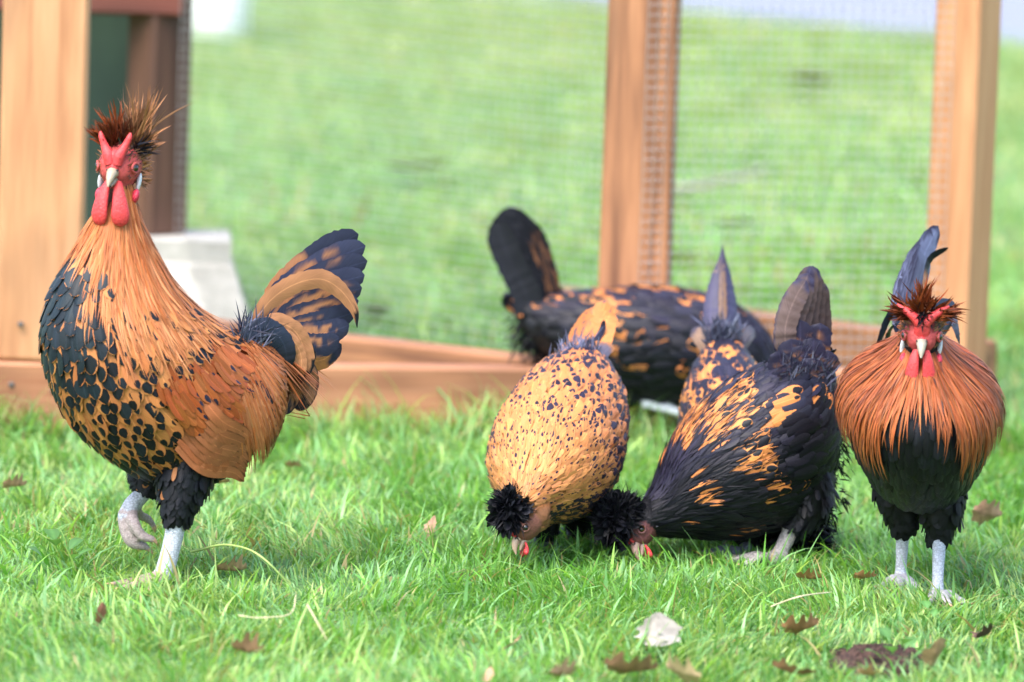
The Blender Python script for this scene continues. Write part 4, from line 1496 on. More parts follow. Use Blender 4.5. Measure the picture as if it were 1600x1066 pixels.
    ss = lambda v: np.minimum(1, .5 + 2 * v) * np.clip(1 - v**5, .05, 1)
    F([(1430, 545, -.20), (1405, 500, -.22), (1390, 520, -.23), (1380, 560, -.23)], 24, tipcol(BLACK * 1.4, BLACK, .5, 1), nm=(.6, 1, .2), prof=ss)
    F([(1450, 545, -.20), (1470, 480, -.22), (1488, 480, -.23), (1492, 520, -.23)], 28, tipcol(BLUEB * 1.5, BLACK, .6, 1), nm=(.7, 1, .2), prof=ss)
    F([(1448, 520, -.22), (1446, 440, -.25), (1456, 402, -.27), (1482, 387, -.27)], 13, tipcol(TAN * .8, BLACK, .55, .68), nm=(.7, 1, .2))
    F([(1455, 545, -.20), (1490, 500, -.21), (1500, 540, -.21)], 26, tipcol(SLATE * .7, BLACK, .6, 1), nm=(.7, 1, .2), prof=ss)
    F([(1425, 545, -.20), (1395, 490, -.21), (1376, 530, -.21), (1370, 560, -.21)], 22, tipcol(BLUEB, BLACK, .6, 1), nm=(.7, 1, .2), prof=ss)


# =================================================================== hens
def hen_head(b, c, fdir, scale, crestc, wattle=.35, ear=.8, skin=(.22, .07, .07), beak=(.5, .32, .22), n=340, lift=(0, 0, 1), rad=.026, comb='small'):
    b.head(c, fdir, lift, scale, comb, wattle, ear, skin=skin, beak=beak, skinback=tuple(np.array(crestc) * 1.0))


def cheeks(b, c, n=420, L=.013):
    """short feathers over the sides and back of a hen's head"""
    h, HA = b.hp, b.hA
    D = nrm(rng.normal(0, 1, (n * 2, 3)) * [1, 1, 1])
    D = D[(D[:, 0] < .15) | ((D[:, 2] > .5) & (D[:, 0] < .6)) | ((D[:, 2] < -.45) & (D[:, 0] < .45))][:n]
    n = len(D)
    P = np.array([h(-.008 + d[0] * .018, d[1] * .0165, .001 + d[2] * .017) for d in D])
    T = np.tile(np.array([-1.0, 0, -.15]), (n, 1)) + rng.normal(0, .2, (n, 3))
    T = T - D * np.sum(T * D, 1, keepdims=True) * .8
    pl = Plume()
    pl.add(P, nrm(T) @ HA, D @ HA, L * rng.uniform(.7, 1.3, n), rng.uniform(.003, .005, n), np.c_[cols(c, n, .35), np.zeros(n)], np.c_[cols(BLACK, n), rng.random(n)], prof='lance', tilt=.15, curl=.1)
    pl.build('cheek_plumage', b.e)


def hen_crest(b, crestc, n=420, r=.03, off=(-.004, 0, .022), back=.4, droop=.25):
    """dense rounded pompom of curling feathers"""
    h, HA = b.hp, b.hA
    pl = Plume()
    for m, prof, w0, w1, l0, l1 in ((n, 'round', .006, .011, .5, .85), (n * 2, 'fluff', .0018, .0034, .6, 1.08)):
        D = nrm(rng.normal(0, 1, (m, 3)) + np.array([-.1, 0, .45]))
        D = D[D[:, 2] > -.45]
        q = len(D)
        P = np.array([h(*(np.array(off) + d * .012)) for d in D])
        Dl = noise_dir(D @ HA, .25)
        tang = nrm(np.cross(Dl, nrm(rng.normal(0, 1, (q, 3)))))
        N = Dl * .35 + tang
        T = nrm(Dl + .5 * nrm(np.array([-.5, 0, -.6]) @ HA))
        pl.add(P, T, nrm(N), r * rng.uniform(l0, l1, q), rng.uniform(w0, w1, q), np.c_[cols(crestc, q, .5), np.zeros(q)], np.c_[cols(BLACK, q), rng.random(q)], prof=prof, tilt=rng.normal(.15, .2, q), curl=.35, bend=rng.normal(0, .25, q), droop=droop)
    pl.build('crest', b.e)


def hen_plumage(b, lo, colf, dr=.0105, L=.027, W=.0145, s0=.05, neck_s=.3, name='body_plumage', tilt=.09, neckf=(.022, .0085, 'round')):
    """rounded body feathers, narrowing towards the neck; colf(P, S, TH) -> base rgb, spot size, spot rgb"""
    pl = Plume()
    S, TH = lo.rows(s0, 1.0, dr, dr, .25)
    P, T, N = lo.frame(S, TH)
    n = len(S)
    bc, spot, sc_ = colf(P, S, TH)
    m = S > neck_s * rng.uniform(.6, 1.0, n)
    pl.surf(lo, S[m], TH[m], L * rng.uniform(.85, 1.15, n)[m], W * rng.uniform(.85, 1.15, n)[m], np.c_[bc, spot][m], np.c_[cols(sc_, n, .3), rng.random(n)][m], nu=5, g=.08, lift=tilt * rng.uniform(.7, 1.6, n)[m], cup=.32, jit=.08)
    # smaller, narrower feathers over the neck
    S, TH = lo.rows(0.0, neck_s, dr * .6, dr * .52, .35)
    P, T, N = lo.frame(S, TH)
    n = len(S)
    bc, spot, sc_ = colf(P, S, TH)
    q = .6 + .4 * S / neck_s
    pl.surf(lo, S, TH, neckf[0] * q * rng.uniform(.8, 1.2, n), neckf[1] * q * rng.uniform(.8, 1.2, n), np.c_[bc, spot], np.c_[cols(sc_, n, .3), rng.random(n)], prof=neckf[2], nu=3, lift=tilt * .9, jit=.08, bend=rng.normal(0, .05, n))
    S, TH = lo.rows(s0, .97, dr * 1.3, dr * .8, .5)
    P, T, N = lo.frame(S, TH)
    n = len(S)
    bc, spot, sc_ = colf(P, S, TH)
    bc = np.where((spot > .55)[:, None], sc_ * 1.5, bc)
    pl.surf(lo, S, TH, rng.uniform(.014, .026, n), rng.uniform(.0012, .0024, n), np.c_[bc, np.zeros(n)], np.c_[cols(sc_, n, .3), rng.random(n)], prof='fluff', nu=3, h0=.002, lift=.10 * rng.uniform(.5, 1.6, n), jit=.2, bend=rng.normal(0, .1, n))
    return pl.build(name, b.e)


def fluff(b, pts, dirs, n, L, c, name='fluff_plumage', jit=.015, wid=.003):
    pts, dirs = np.array(pts), np.array(dirs, float)
    i = rng.integers(0, len(pts), n)
    P = pts[i] + rng.normal(0, jit, (n, 3))
    D = nrm(dirs[i] + rng.normal(0, .4, (n, 3)))
    pl = Plume()
    pl.add(P, D, nrm(rng.normal(0, 1, (n, 3))), L * rng.uniform(.6, 1.3, n), wid * rng.uniform(.7, 1.4, n), np.c_[cols(c, n, .4), np.zeros(n)], np.c_[cols(BLACK, n), rng.random(n)], prof='fluff', tilt=.1, droop=.1)
    return pl.build(name, b.e)


def leg(b, thigh, tr, foot, fdir, c, lc, rs=10, toes=.05):
    b.limb(thigh, tr, c)
    tp = np.array(thigh[-1])
    g = np.array(foot, float)
    b.limb([tp + (tp - g) * .05, tp * .65 + g * .35, tp * .25 + g * .75, g + [0, 0, .006]], np.array([rs * 1.1, rs, rs * .95, rs * 1.1]) * b.k, lc)
    b.foot(g * [1, 1, 0], fdir, toes, tuple(np.array(lc[:3]) * .85) + (1,))


def thighs(b, dark, m=500, c=BLACK):
    pl = Plume()
    for Pc, r, cc in [p for p in b.pieces if tuple(p[2]) == tuple(dark)]:
        i = rng.integers(1, len(Pc) - 1, m)
        ax = nrm(np.gradient(Pc, axis=0))[i]
        d = nrm(rng.normal(0, 1, (m, 3)))
        d = nrm(d - ax * np.sum(d * ax, 1, keepdims=True))
        pl.add(Pc[i] + d * r[i][:, None] * .95, noise_dir(ax, .15), d, rng.uniform(.013, .022, m), rng.uniform(.004, .009, m), np.c_[cols(c, m, .4), np.zeros(m)], np.c_[cols(BLACK, m), rng.random(m)], tilt=.03, curl=.06)
    pl.build('thigh_plumage', b.e)


def hen_golden():
    b = Bird('hen', ground(866, 862), R(-90 - 10), 'golden hen with small dark spots pecking head down, nearest the middle of the lawn', 'hen', 'hens pecking in the grass')
    k, A = b.k, b.ax
    secs = [((812, 780, .19), (824, 810, .175), 18), ((822, 754, .175), (838, 814, .13), 38), ((836, 715, .15), (850, 815, .08), 66), ((849, 670, .115), (858, 815, .03), 88), ((862, 622, .06), (868, 805, -.02), 99), ((878, 585, 0), (880, 780, -.06), 97), ((895, 558, -.06), (895, 730, -.10), 86), ((908, 547, -.105), (910, 660, -.14), 58), ((920, 546, -.13), (922, 590, -.15), 26)]
    lo = Loft([(A(*d), A(*v), w * k) for d, v, w in secs])
    dark = tuple(BLACK * 1.5) + (0,)
    lc = (.16, .17, .21, 1)
    leg(b, [A(850, 770, .02), A(850, 800, .02), A(850, 822, .015)], [40 * k, 26 * k, 14 * k], b.tol(ground(852, 858)), (1, .1), dark, lc, 8)
    leg(b, [A(905, 770, -.02), A(905, 795, -.03), A(905, 815, -.03)], [40 * k, 26 * k, 14 * k], b.tol(ground(905, 838)), (1, -.1), dark, lc, 8)
    hc = A(825, 823, .175)
    hen_head(b, hc, b.dl(nrm(np.array([-.55, -.40, -.75]))), .86, TAN * .5, .12, .0, skin=(.17, .07, .05), beak=(.4, .28, .2), lift=b.dl(np.array([-.85, -.1, .5])))
    b.body(lo, tuple(BUFF * .5) + (0,), .0035)
    sec = lo.sec

    def colf(P, S, TH):
        n = len(S)
        side = np.abs(TH)
        g = sstep(.1, .95, S)
        nz = n3(P, 35, 3.)
        spot = .26 + .34 * g + .26 * sstep(.8, 1.7, side) * sstep(.15, .4, S) + .26 * nz + .08 * rng.normal(0, 1, n) + .35 * sstep(.72, .95, S)
        spot = np.where(rng.random(n) < .22 - .1 * g, 0, np.clip(spot, .08, .95))
        spot = np.where((side > 1.75) & (rng.random(n) < .7), .95, spot)
        base = lerp(BUFF * [1.12, 1.2, 1.25], BUFF * [1.08, 1.0, .95], sstep(.2, .7, S)) 
        base = lerp(base, TAN * .6, (1 - sstep(.02, .14, S)) * .7 * rng.random(n))
        return cols(base, n, .12), spot, np.tile(VIOLET * [1.1, .95, .95], (n, 1))
    hen_plumage(b, lo, colf, .0115, .028, .0155, .03, .42, neckf=(.024, .0095, 'round'))
    thighs(b, dark, 300)
    hen_crest(b, BLACK * 1.1, 460, .024, (-.004, 0, .026), droop=.1)
    cheeks(b, TAN * .75)
    F = lambda pts, w, cf, nm=(0, 1, 0), **kw: b.tail_feather([A(*p) for p in pts], w * k, cf, normal=nm, **kw)
    for i in range(7):
        d = i - 3
        F([(912 + 3 * d, 572, -.13), (922 + 6 * d, 530, -.16), (937 + 4 * d, 498, -.185), (947 + 3 * d, 470 + 6 * abs(d), -.20)], 34, tipcol(BUFF * [1.0, .95, .9] * (1 - .06 * (i % 3)), VIOLET * 2, .97, 1.0, .92, .5, 30 + i), nm=(1, .35 - .12 * d, .3))
    F([(916, 560, -.125), (930, 535, -.15), (942, 512, -.165), (944, 500, -.165)], 10, tipcol(VIOLET, VIOLET, 0, 1), nm=(1, .4, .3), name='tail_covert')
    for i in range(12):
        t = -1.1 + 2.2 * i / 11
        F([(912 + 20 * t, 572, -.11), (912 + 32 * t, 548, -.128), (918 + 36 * t, 528 + 10 * abs(t), -.15)], 18, tipcol(lerp(SLATE * .9, TAN * .8, rng.random()), BUFF * .9, .6, .9, 0, .5, 50 + i), nm=(.6, t, .8), name='tail_covert', nv=14)
    fluff(b, [A(905 + 6 * i, 550, -.115) for i in range(-3, 4)], [(.2, 0, 1)] * 7, 160, .018, SLATE * 1.6, 'tail_fluff', .006, .0025)


def mottle(orange_at, streak=True, base=BLACK, og=BUFF * [1.05, 1.0, .9]):
    """black plumage with orange blotches where the noise is high"""
    def colf(P, S, TH):
        n = len(S)
        nz = n3(P, 30, 5.) + .7 * n3(P, 75, 9.) + .12 * rng.normal(0, 1, n)
        m = nz > orange_at(S, TH)
        bc = lerp(base, VIOLET, np.clip(sstep(1.6, .4, np.abs(TH)) * .9 + .15 * rng.normal(0, 1, n), 0, 1))  # purple-blue sheen of the back painted into the feather colour
        bc = cols(bc, n, .3)
        bc[m] = cols(og, int(m.sum()), .2)
        spot = np.where(m, np.clip(rng.normal(.5, .2, n), 0, .95), 0.)
        return bc, spot, np.tile(base, (n, 1))
    return colf


def hen_black():
    b = Bird('hen', ground(1195, 872), R(180 + 26), 'black hen with orange flecks and fluffy black crest pecking, facing left in the foreground', 'hen', 'hens pecking in the grass')
    k, A = b.k, b.at
    secs = [((1012, 778), (1002, 830), 24), ((1030, 752), (1022, 836), 36), ((1052, 705), (1052, 838), 56), ((1075, 668), (1088, 840), 78), ((1105, 634), (1128, 840), 96), ((1145, 602), (1178, 832), 106), ((1185, 578), (1232, 808), 103), ((1215, 566), (1278, 764), 84), ((1237, 560), (1298, 700), 60), ((1255, 557), (1302, 632), 36), ((1268, 556), (1298, 592), 18)]
    lo = Loft([(A(*d), A(*v), w * k) for d, v, w in secs])
    dark = tuple(BLACK * .8) + (0,)
    leg(b, [A(1235, 700, .02), A(1258, 765, .03), A(1258, 800, .035), A(1240, 824, .035)], [40 * k, 48 * k, 34 * k, 17 * k], b.tol(ground(1205, 884)), (1, -.2), dark, (.42, .39, .38, 1), 13)
    leg(b, [A(1175, 740, -.02), A(1166, 790, -.03), A(1166, 820, -.035), A(1168, 842, -.035)], [40 * k, 40 * k, 26 * k, 14 * k], b.tol(ground(1158, 872)), (1, .2), dark, (.22, .24, .30, 1), 10)
    hc = A(1004, 829)
    hen_head(b, hc, b.dl(nrm(np.array([-.30, -.62, -.80]))), .92, BLACK, .16, .42, skin=(.15, .055, .055), beak=(.36, .22, .18), lift=b.dl(np.array([-.9, -.1, .35])))
    b.body(lo, tuple(BLACK) + (0,), .003)

    def oa(S, TH):
        neckband = sstep(.10, .2, S) * (1 - sstep(.38, .5, S))
        hi = sstep(1.9, .7, np.abs(TH))
        return .50 - .48 * neckband * (.35 + .65 * hi) - .12 * hi * (1 - sstep(.55, .75, S)) + .9 * (1 - sstep(.05, .12, S)) + .35 * sstep(1.6, 2.2, np.abs(TH))
    hen_plumage(b, lo, mottle(oa), .0105, .028, .015, .03, .38, neckf=(.032, .0062, 'lance'))
    thighs(b, dark)
    hen_crest(b, BLACK * .9, 620, .028, (-.002, 0, .030), droop=.1)
    cheeks(b, BLACK * 1.5)
    # folded wing on both sides with a barred orange bay
    for sgn in (1, -1):
        pl = Plume()
        S, TH = lo.rows(.46, .86, .0095, .0105, .2, lambda s, t: (t * sgn > .7) & (t * sgn < 1.75))
        P, T, N = lo.frame(S, TH)
        n = len(S)
        bc, spot, sc_ = mottle(lambda s, t: .5 + 0 * s, base=BLACK * 1.2)(P, S, TH)
        pl.surf(lo, S, TH, rng.uniform(.026, .036, n), rng.uniform(.013, .017, n), np.c_[bc, spot], np.c_[sc_, rng.random(n)], nu=5, h0=.006 * sstep(.46, .55, S), lift=.09, g=.1)
        pl.build('wing_plumage', b.e)
        if sgn > 0: QL = []
        for i in range(8):
            f = i / 7
            lat = sgn * (.060 - .001 * i)
            if sgn > 0:
                q = [A(1195 + 10 * f, 690 - 62 * f, lat), A(1235 + 10 * f, 694 - 66 * f, lat + .003), A(1272 + 14 * f, 694 - 66 * f, lat * .72), A(1292 + 12 * f, 686 - 58 * f, lat * .45)]
                QL.append(np.array(q))
            else:
                q = [p * [1, -1, 1] for p in QL[i]]
            cc = TAN * .95 if i in (3, 4, 6) else BLACK * 1.3
            b.tail_feather(q, .015, tipcol(cc, BLACK, .85, 1, .45, .8, 60 + i), normal=(0, sgn, -.2), name='wing_feather', nv=16)
    F = lambda pts, w, cf, lat=0., nm=(.35, 1, .15), **kw: b.tail_feather([A(p[0], p[1], lat) for p in pts], w * k, cf, normal=nm, **kw)
    GT = np.array([.105, .072, .066])
    for i in range(6):
        d = i - 2.5
        F([(1258 + 5 * d, 580), (1254 + 11 * d, 525), (1262 + 7 * d, 462), (1268 + 3.5 * d, 410 + 11 * abs(d))], 36, tipcol(GT * (1 - .08 * i), VIOLET * 2, .82, 1, .5 if i > 2 else .9, .5, 70 + i), .016 - .006 * i)
    for i, (px, py) in enumerate([(1228, 512), (1282, 505), (1250, 500), (1216, 548), (1296, 548), (1236, 530), (1272, 528), (1252, 540), (1222, 572), (1292, 578), (1244, 565), (1272, 560)]):
        F([(1256 + (px - 1256) * .35, 615), (1254 + (px - 1254) * .75, (612 + py) / 2), (px, py)], 42, tipcol(lerp(GT * .7, TAN * .6, rng.random()), VIOLET * 1.2, .45, .8, .35, 1.6, 80 + i), .014 + .0022 * i, nm=(.3, 1, .25), name='tail_covert', nv=24, fray=.08, cup=.2)
    fluff(b, [A(1250 + 6 * i, 590, .02) for i in range(-3, 4)], [(-.2, 0.2, 1)] * 7, 520, .024, SLATE * .5, 'tail_fluff', .010, .0024)
    fluff(b, [A(1292, 720, .01), A(1300, 680, 0), A(1285, 770, .02), A(1270, 800, .03), A(1245, 800, .03), A(1296, 640, 0)], [(-.6, 0, -.8)] * 6, 1100, .014, BLACK * .8, 'belly_fluff', .011, .0022)


def hen_back():
    b = Bird('hen', ground(985, 690), R(-6), 'dark hen with orange flecks seen side-on, black tail raised to the left', 'hen', 'hens pecking in the grass')
    k, A = b.k, b.at
    secs = [((1222, 632), (1196, 652), 22), ((1226, 592), (1180, 634), 36), ((1205, 528), (1136, 628), 60), ((1160, 484), (1088, 630), 80), ((1100, 460), (1040, 630), 90), ((1040, 452), (990, 624), 92), ((970, 452), (940, 606), 88), ((905, 457), (890, 575), 72), ((862, 463), (852, 545), 50), ((838, 468), (826, 520), 32), ((824, 468), (813, 500), 18)]
    lo = Loft([(A(*d), A(*v), w * k) for d, v, w in secs])
    dark = tuple(BLACK) + (0,)
    b.limb([A(985, 580, -.03), A(975, 610, -.035), A(992, 630, -.035)], [48 * k, 30 * k, 14 * k], dark)
    b.limb([A(990, 628, -.035), A(1020, 634, -.035), A(1052, 642, -.035), A(1085, 655, -.03)], [9 * k, 8 * k, 8 * k, 9 * k], (.78, .8, .85, 1))
    g = A(1090, 690, -.03)
    b.limb([A(1082, 654, -.03), A(1100, 668, -.03), A(1116, 684, -.03)], [8 * k, 6 * k, 4 * k], (.5, .5, .55, 1))
    leg(b, [A(960, 580, .03), A(955, 610, .035), A(965, 630, .035)], [46 * k, 28 * k, 13 * k], b.tol(ground(970, 684)) * [1, 1, 0] + [0, .03, 0], (1, 0), dark, (.2, .2, .22, 1), 8)
    hen_head(b, A(1214, 646), b.dl(nrm(np.array([.5, -.1, -.85]))), 1.0, BLACK, .4, .6, lift=b.dl(np.array([.85, 0, .4])))
    b.body(lo, tuple(BLACK) + (0,), .004)

    def oa(S, TH):
        return .44 - .16 * sstep(1.3, .3, np.abs(TH)) - .12 * sstep(.2, .35, S) * (1 - sstep(.5, .7, S)) + .45 * sstep(1.6, 2.1, np.abs(TH))
    hen_plumage(b, lo, mottle(oa, base=BLACK * 1.1), .014, .034, .019, .03, .3)
    hen_crest(b, BLACK, 200, .034)
    F = lambda pts, w, cf, lat=0., nm=(0, 1, 0), **kw: b.tail_feather([A(p[0], p[1], lat) for p in pts], w * k, cf, normal=nm, **kw)
    for i in range(7):
        f = i / 6
        F([(848 + 14 * f, 515 - 12 * f), (818 + 34 * f, 450 - 6 * f), (790 + 44 * f, 390 - 8 * f), (775 + 40 * f, 345 - 22 * math.sin(3.1 * f))], 46, tipcol(lerp(BLACK * 1.6, TAN * .75, .85 * (f > .4)), BLACK * 1.6, .5, .75, .6, .8, 90 + i), -.018 + .005 * i)
    for i, (px, py) in enumerate([(858, 440), (835, 425), (880, 452), (862, 470), (830, 470), (842, 450)]):
        F([(862, 530 - 5 * i), (856, 490), (px, py)], 46, tipcol(TAN * .75 if i % 2 else BLACK * 2, BLACK, .6, .9, .3, 1, 100 + i), .03, name='tail_covert', nv=14)
    fluff(b, [A(840, 520, .02), A(860, 545, .03), A(890, 575, .03), A(830, 505, 0)], [(-.5, 0, -.8)] * 4, 700, .024, BLACK, 'belly_fluff', .012, .0025)


def hen_between():
    b = Bird('hen', ground(1145, 815), R(-90 + 12), 'dark mottled hen half hidden behind the black hen, pointed tail upright', 'hen', 'hens pecking in the grass')
    k, A = b.k, b.ax
    secs = [((1222, 800, .20), (1214, 824, .185), 16), ((1206, 770, .19), (1196, 828, .14), 32), ((1182, 718, .165), (1178, 828, .09), 52), ((1160, 663, .125), (1160, 812, .04), 68), ((1145, 612, .07), (1147, 790, -.01), 76), ((1135, 575, .01), (1137, 760, -.05), 75), ((1130, 547, -.05), (1132, 705, -.09), 62), ((1129, 532, -.09), (1131, 640, -.13), 42), ((1129, 526, -.115), (1131, 575, -.135), 20)]
    lo = Loft([(A(*d), A(*v), w * k) for d, v, w in secs])
    dark = tuple(BLACK) + (0,)
    leg(b, [A(1120, 760, 0), A(1120, 780, 0), A(1120, 796, -.01)], [36 * k, 24 * k, 12 * k], b.tol(ground(1118, 822)), (1, .1), dark, (.2, .22, .27, 1), 8)
    leg(b, [A(1172, 760, 0), A(1172, 780, 0), A(1172, 796, -.01)], [36 * k, 24 * k, 12 * k], b.tol(ground(1172, 826)), (1, -.1), dark, (.2, .22, .27, 1), 8)
    hen_head(b, A(1228, 826, .20), b.dl(nrm(np.array([-.55, -.35, -.6]))), 1.0, BLACK, .8, .5, skin=(.42, .05, .06), lift=b.dl(np.array([.8, -.3, .5])))
    b.body(lo, tuple(BLACK) + (0,), .004)

    def oa(S, TH):
        return .12 + .15 * sstep(.7, .9, S) + .3 * sstep(1.5, 2.1, np.abs(TH))
    hen_plumage(b, lo, mottle(oa, base=VIOLET * .9), .0125, .031, .017, .03, .3)
    hen_crest(b, BLACK, 380, .036, (-.002, 0, .024), droop=.3)
    F = lambda pts, w, cf, nm=(0, 1, 0), **kw: b.tail_feather([A(*p) for p in pts], w * k, cf, normal=nm, **kw)
    GT = np.array([.20, .125, .085])
    for i in range(6):
        d = i - 2.5
        F([(1130 + 3 * d, 550, -.12), (1128 + 7 * d, 500, -.15), (1128 + 5 * d, 440, -.18), (1129 + 1.2 * d, 380 + 7 * abs(d), -.20)], 30, tipcol(lerp(VIOLET * 2.4, GT, 1.0 * (abs(d) < 1.6)), VIOLET * 2, .6, .9, .7, .5, 110 + i), nm=(1, .25 * d, .2), prof=lambda v: np.minimum(1, .5 + 2 * v) * np.clip(1 - v**2.5, .03, 1))
    for i in range(12):
        t = -1.1 + 2.2 * i / 11
        F([(1130 + 18 * t, 560, -.10), (1130 + 36 * t, 525, -.12), (1130 + 44 * t, 496 + 16 * abs(t), -.145)], 22, tipcol(lerp(SLATE * .6, GT, rng.random()), VIOLET * 1.5, .6, .95, 0, .6, 120 + i), nm=(.6, t, .8), name='tail_covert', nv=14)
    fluff(b, [A(1112 + 7 * i, 535, -.10) for i in range(6)], [(.3, 0, 1)] * 6, 260, .026, SLATE * .9, 'tail_fluff', .007, .003)


rooster_striding()
rooster_facing()
hen_golden()
hen_black()
hen_back()
hen_between()


# ------------------------------------------------------------------ fallen leaves, straws, weeds
M_WEED = M_GRASS


def dry_leaf(px, py, size, rgb, label, rz=0., tilt=(0., 0.), lobes=0.35, curl=.5, fold=.3, z=.018, asp=.5, cat='leaf', name='dry_leaf'):
    nv, nu = 22, 9
    size = size * .88
    v = np.linspace(0, 1, nv)
    u = np.linspace(-1, 1, nu)
    ph = rng.uniform(0, 6)
    hw = np.sin(np.pi * np.clip(v, .02, .985))**.65 * (1 - .35 * v) * (1 + lobes * np.sin(v * 24 + ph) + .06 * rng.normal(0, 1, nv))
    hw = np.maximum(hw, .03) * size * asp
    th = (v - .5) * curl * 2.2
    r = size / max(abs(curl) * 2.2, .05)
    cx = r * np.sin(th)
    cz = r * (1 - np.cos(th))
    uu = u[None] * hw[:, None]
    uu = uu * (1 + .08 * rng.normal(0, 1, (nv, nu)) * (np.abs(u) > .9))
    X = np.repeat(cx[:, None], nu, 1)
    Z = cz[:, None] + np.abs(uu) * fold * (1 + .6 * np.sin(5 * v + ph))[:, None] + size * .03 * (vnoise(v[:, None] * 5 + ph * 9, u[None] * 2 + ph, 3) - .5)
    V = np.stack([X, uu, Z], -1).reshape(-1, 3)
    C = np.ones((nv, nu, 4))
    nz = vnoise(v[:, None] * 9 + ph * 3, u[None] * 3 + ph * 5, 6)
    C[..., :3] = np.array(rgb) * (.7 + .6 * nz)[..., None]
    C[:, nu // 2, :3] *= .75
    g = ground(px, py, z)
    o = link(name, npmesh(name, V, gridquads(nv, nu), None, {'bc': C.reshape(-1, 4)}), M_LEAF)
    o.location = Vector([float(c) for c in g])
    o.rotation_euler = (tilt[0], tilt[1], rz)
    tag(o, label, cat, 'dry leaves in the grass')
    return o


TANL, PINK, BRN, DARKB, PALE = (.40, .22, .13), (.45, .26, .18), (.30, .16, .095), (.07, .035, .025), (.30, .27, .25)
dry_leaf(1544, 806, .042, PINK, 'large pinkish tan leaf propped in grass right of the facing rooster', .3, (-.9, .2), .3, .5, .4, .03, .62)
dry_leaf(1028, 985, .040, PALE, 'pale whitish curled leaf standing upright in the foreground grass', 1.45, (-.2, -1.15), .0, .45, -.25, .03, .75)
dry_leaf(985, 1050, .062, BRN, 'brown lobed leaf at the bottom edge, below the pale curled leaf', .25, (-.5, .1), .4, .4, .5, .02)
dry_leaf(1066, 1054, .045, (.52, .36, .22), 'light tan leaf at the bottom edge, right of the brown lobed leaf', -.6, (-.8, .1), .4, .3, .3, .022, .6)
dry_leaf(882, 1056, .040, PINK, 'pinkish brown leaf at the bottom edge, left of the brown lobed leaf', .8, (-.6, .1), .4, .5, .4, .02)
dry_leaf(803, 1006, .030, TANL, 'small tan leaf slanting in grass left of the pale curled leaf', .7, (-.5, -.5), .15, .3, .3, .02, .3)
dry_leaf(764, 1056, .020, PINK, 'tiny pink leaf tip at the bottom edge near the middle', 1.2, (-.3, -.9), .1, .2, .3, .018, .4)
dry_leaf(386, 1020, .040, BRN, 'dark brown curled leaf in foreground grass below the striding rooster', .1, (-.6, .2), .4, .6, .5, .02)
dry_leaf(158, 962, .034, (.33, .13, .09), 'narrow reddish leaf standing in grass at the lower left', 1.9, (-.2, 1.1), .08, .25, .3, .02, .22)
dry_leaf(362, 893, .040, (.36, .22, .13), "tan leaf behind the striding rooster's planted foot", .4, (-.5, .1), .4, .5, .5, .016)
dry_leaf(345, 752, .026, TANL, "small tan leaf under the striding rooster's wing tip", .2, (-.6, .2), .3, .3, .4, .025)
dry_leaf(24, 760, .034, PINK, 'pinkish leaf at the left edge of the lawn', .5, (-.7, .1), .35, .5, .4, .025)
dry_leaf(674, 826, .034, (.30, .18, .11), 'brown leaf upright in grass left of the golden hen', 1.1, (-.2, -1.0), .05, .2, .3, .025, .3)
dry_leaf(1262, 905, .036, (.45, .20, .09), 'orange brown leaf in grass below the black hen', .1, (-.4, .1), .35, .4, .4, .018)
dry_leaf(1352, 903, .030, (.48, .22, .10), 'small orange leaf left of the facing rooster\'s feet', .4, (-.5, .1), .35, .4, .4, .018)
dry_leaf(1252, 985, .046, (.34, .16, .08), 'brown leaf in grass left of the bare soil patch', .2, (-.6, -.1), .4, .6, .5, .02, .55)
dry_leaf(1240, 1052, .050, (.27, .13, .075), 'dark tan leaf at the bottom edge left of the bare soil', -.15, (-.4, .1), .3, .4, .4, .02, .4)
dry_leaf(1463, 1026, .050, (.40, .24, .14), 'long tan leaf standing upright right of the bare soil', 1.95, (-.2, 1.0), .15, .3, .35, .026, .33)
dry_leaf(1542, 992, .032, DARKB, 'dark almost black leaf in grass at the lower right', .7, (-.5, -.4), .3, .5, .5, .02)
dry_leaf(1365, 1056, .034, (.42, .24, .12), 'tan leaf lying on the bare soil patch', .2, (-.3, .0), .4, .4, .4, .022)
dry_leaf(458, 728, .022, TANL, 'tiny tan leaf in grass right of the striding rooster', .2, (-.6, .2), .3, .3, .4, .025)
dry_leaf(700, 615, .030, PINK, 'blurred pink leaf in grass in front of the bottom rail', .2, (-.6, .2), .3, .3, .4, .03)
dry_leaf(1020, 262, .10, (.30, .22, .18), 'blurred brown leaf far back on the lawn left of the twig', .3, (-.1, .0), .3, .3, .2, .03)
dry_leaf(1270, 130, .14, (.42, .30, .22), 'blurred tan leaf far back near the road', .2, (-.2, .0), .3, .3, .2, .03)
dry_leaf(650, 265, .12, (.32, .22, .16), 'blurred brown leaf far back between the two posts on the left', .2, (-.2, .0), .3, .3, .2, .03)
dry_leaf(590, 488, .055, (.32, .22, .16), "blurred brown leaf on the lawn right of the striding rooster's tail", .2, (-.3, .0), .3, .3, .2, .02)
dry_leaf(1150, 352, .075, (.50, .44, .40), "pale blurred leaf on the lawn above the upright pointed tail", .2, (-.3, .0), .3, .3, .2, .03)
dry_leaf(1068, 402, .06, (.45, .32, .24), 'tan blurred leaf on the lawn right of the middle post', .2, (-.3, .0), .3, .3, .2, .03)


def straw(pts, r, rgb, label, name='straw', cat='straw'):
    P = spline(np.array([ground(x, y, z) for x, y, z in pts]), 20)
    mb = MB()
    base = P[0] * [1, 1, 0]
    mb.tube(P - base, np.interp(np.linspace(0, 1, 20), [0, .9, 1], [r, r * .7, r * .2]), 6, rgb + (1,))
    o = mb.build(name, M_LEAF)
    o.location = Vector([float(c) for c in base])
    tag(o, label, cat, 'dry stems in the grass')


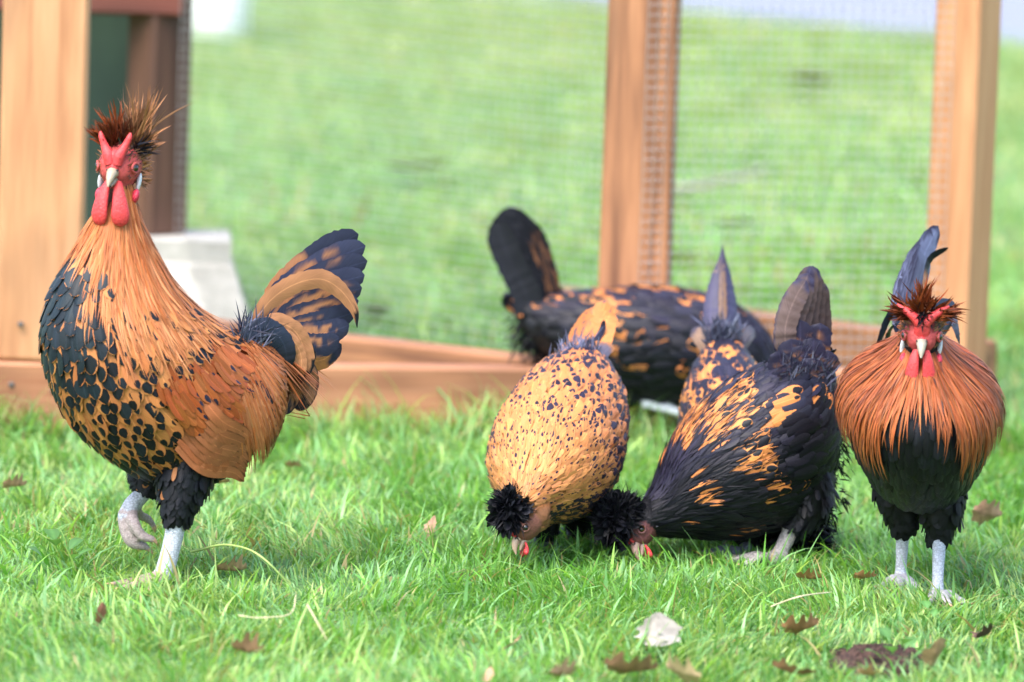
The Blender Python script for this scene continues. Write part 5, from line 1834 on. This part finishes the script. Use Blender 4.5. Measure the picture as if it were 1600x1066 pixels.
straw([(372, 962, .02), (415, 965, .026), (452, 960, .028), (463, 925, .045)], .0007, (.62, .52, .34), 'bent straw lying in grass right of the planted foot')
straw([(480, 945, .045), (497, 975, .035), (512, 1002, .02)], .0008, (.62, .5, .34), 'short straw slanting in foreground grass right of the bent straw')
straw([(1205, 948, .02), (1240, 935, .035), (1300, 925, .03)], .0009, (.6, .52, .34), 'pale straw lying in grass below the black hen')
straw([(1045, 300, .03), (1120, 285, .04), (1200, 262, .03)], .006, (.30, .24, .22), 'blurred grey twig lying on the lawn between the right posts', 'twig', 'twig')
straw([(300, 862, .03), (360, 852, .05), (420, 880, .045), (462, 925, .015)], .0014, (.30, .42, .12), 'long arching green stem beside the planted foot')


def weed(px, py, n, size, label):
    g = ground(px, py)
    e = empty('weed', (g[0], g[1], 0))
    tag(e, label, 'weed', 'broad leaved weeds')
    for i in range(n):
        a = i / n * 6.28 + rng.uniform(-.3, .3)
        nv, nu = 9, 5
        v = np.linspace(0, 1, nv)
        u = np.linspace(-1, 1, nu)
        hw = np.sqrt(np.clip(1 - ((v - .58) / .43)**2, .02, 1)) * size * .36 * np.minimum(1, .15 + v * 2.0)
        L = size * (.6 + v)
        X = L[:, None] * math.cos(a) - (u * hw[:, None]) * math.sin(a)
        Y = L[:, None] * math.sin(a) + (u * hw[:, None]) * math.cos(a)
        Z = .012 + .55 * size * np.sin(v * 1.7)[:, None] + .12 * np.abs(u) * hw[:, None] + .008 * (i % 3)
        C = np.ones((nv, nu, 4))
        C[..., :3] = np.array([.11, .26, .07]) * rng.uniform(.8, 1.25)
        C[:, nu // 2, :3] *= 1.3
        link('leaf', npmesh('leaf', np.stack([X, Y, Z + 0 * X], -1).reshape(-1, 3), gridquads(nv, nu), None, {'bc': C.reshape(-1, 4)}), M_GRASS, e)


weed(92, 895, 7, .022, 'broad leaved green weed at the left, lower left of the striding rooster')
weed(1400, 1052, 6, .02, 'broad leaved weed at the bottom edge beside the bare soil')
weed(1452, 1000, 6, .014, 'small round leaved weed behind the bare soil')
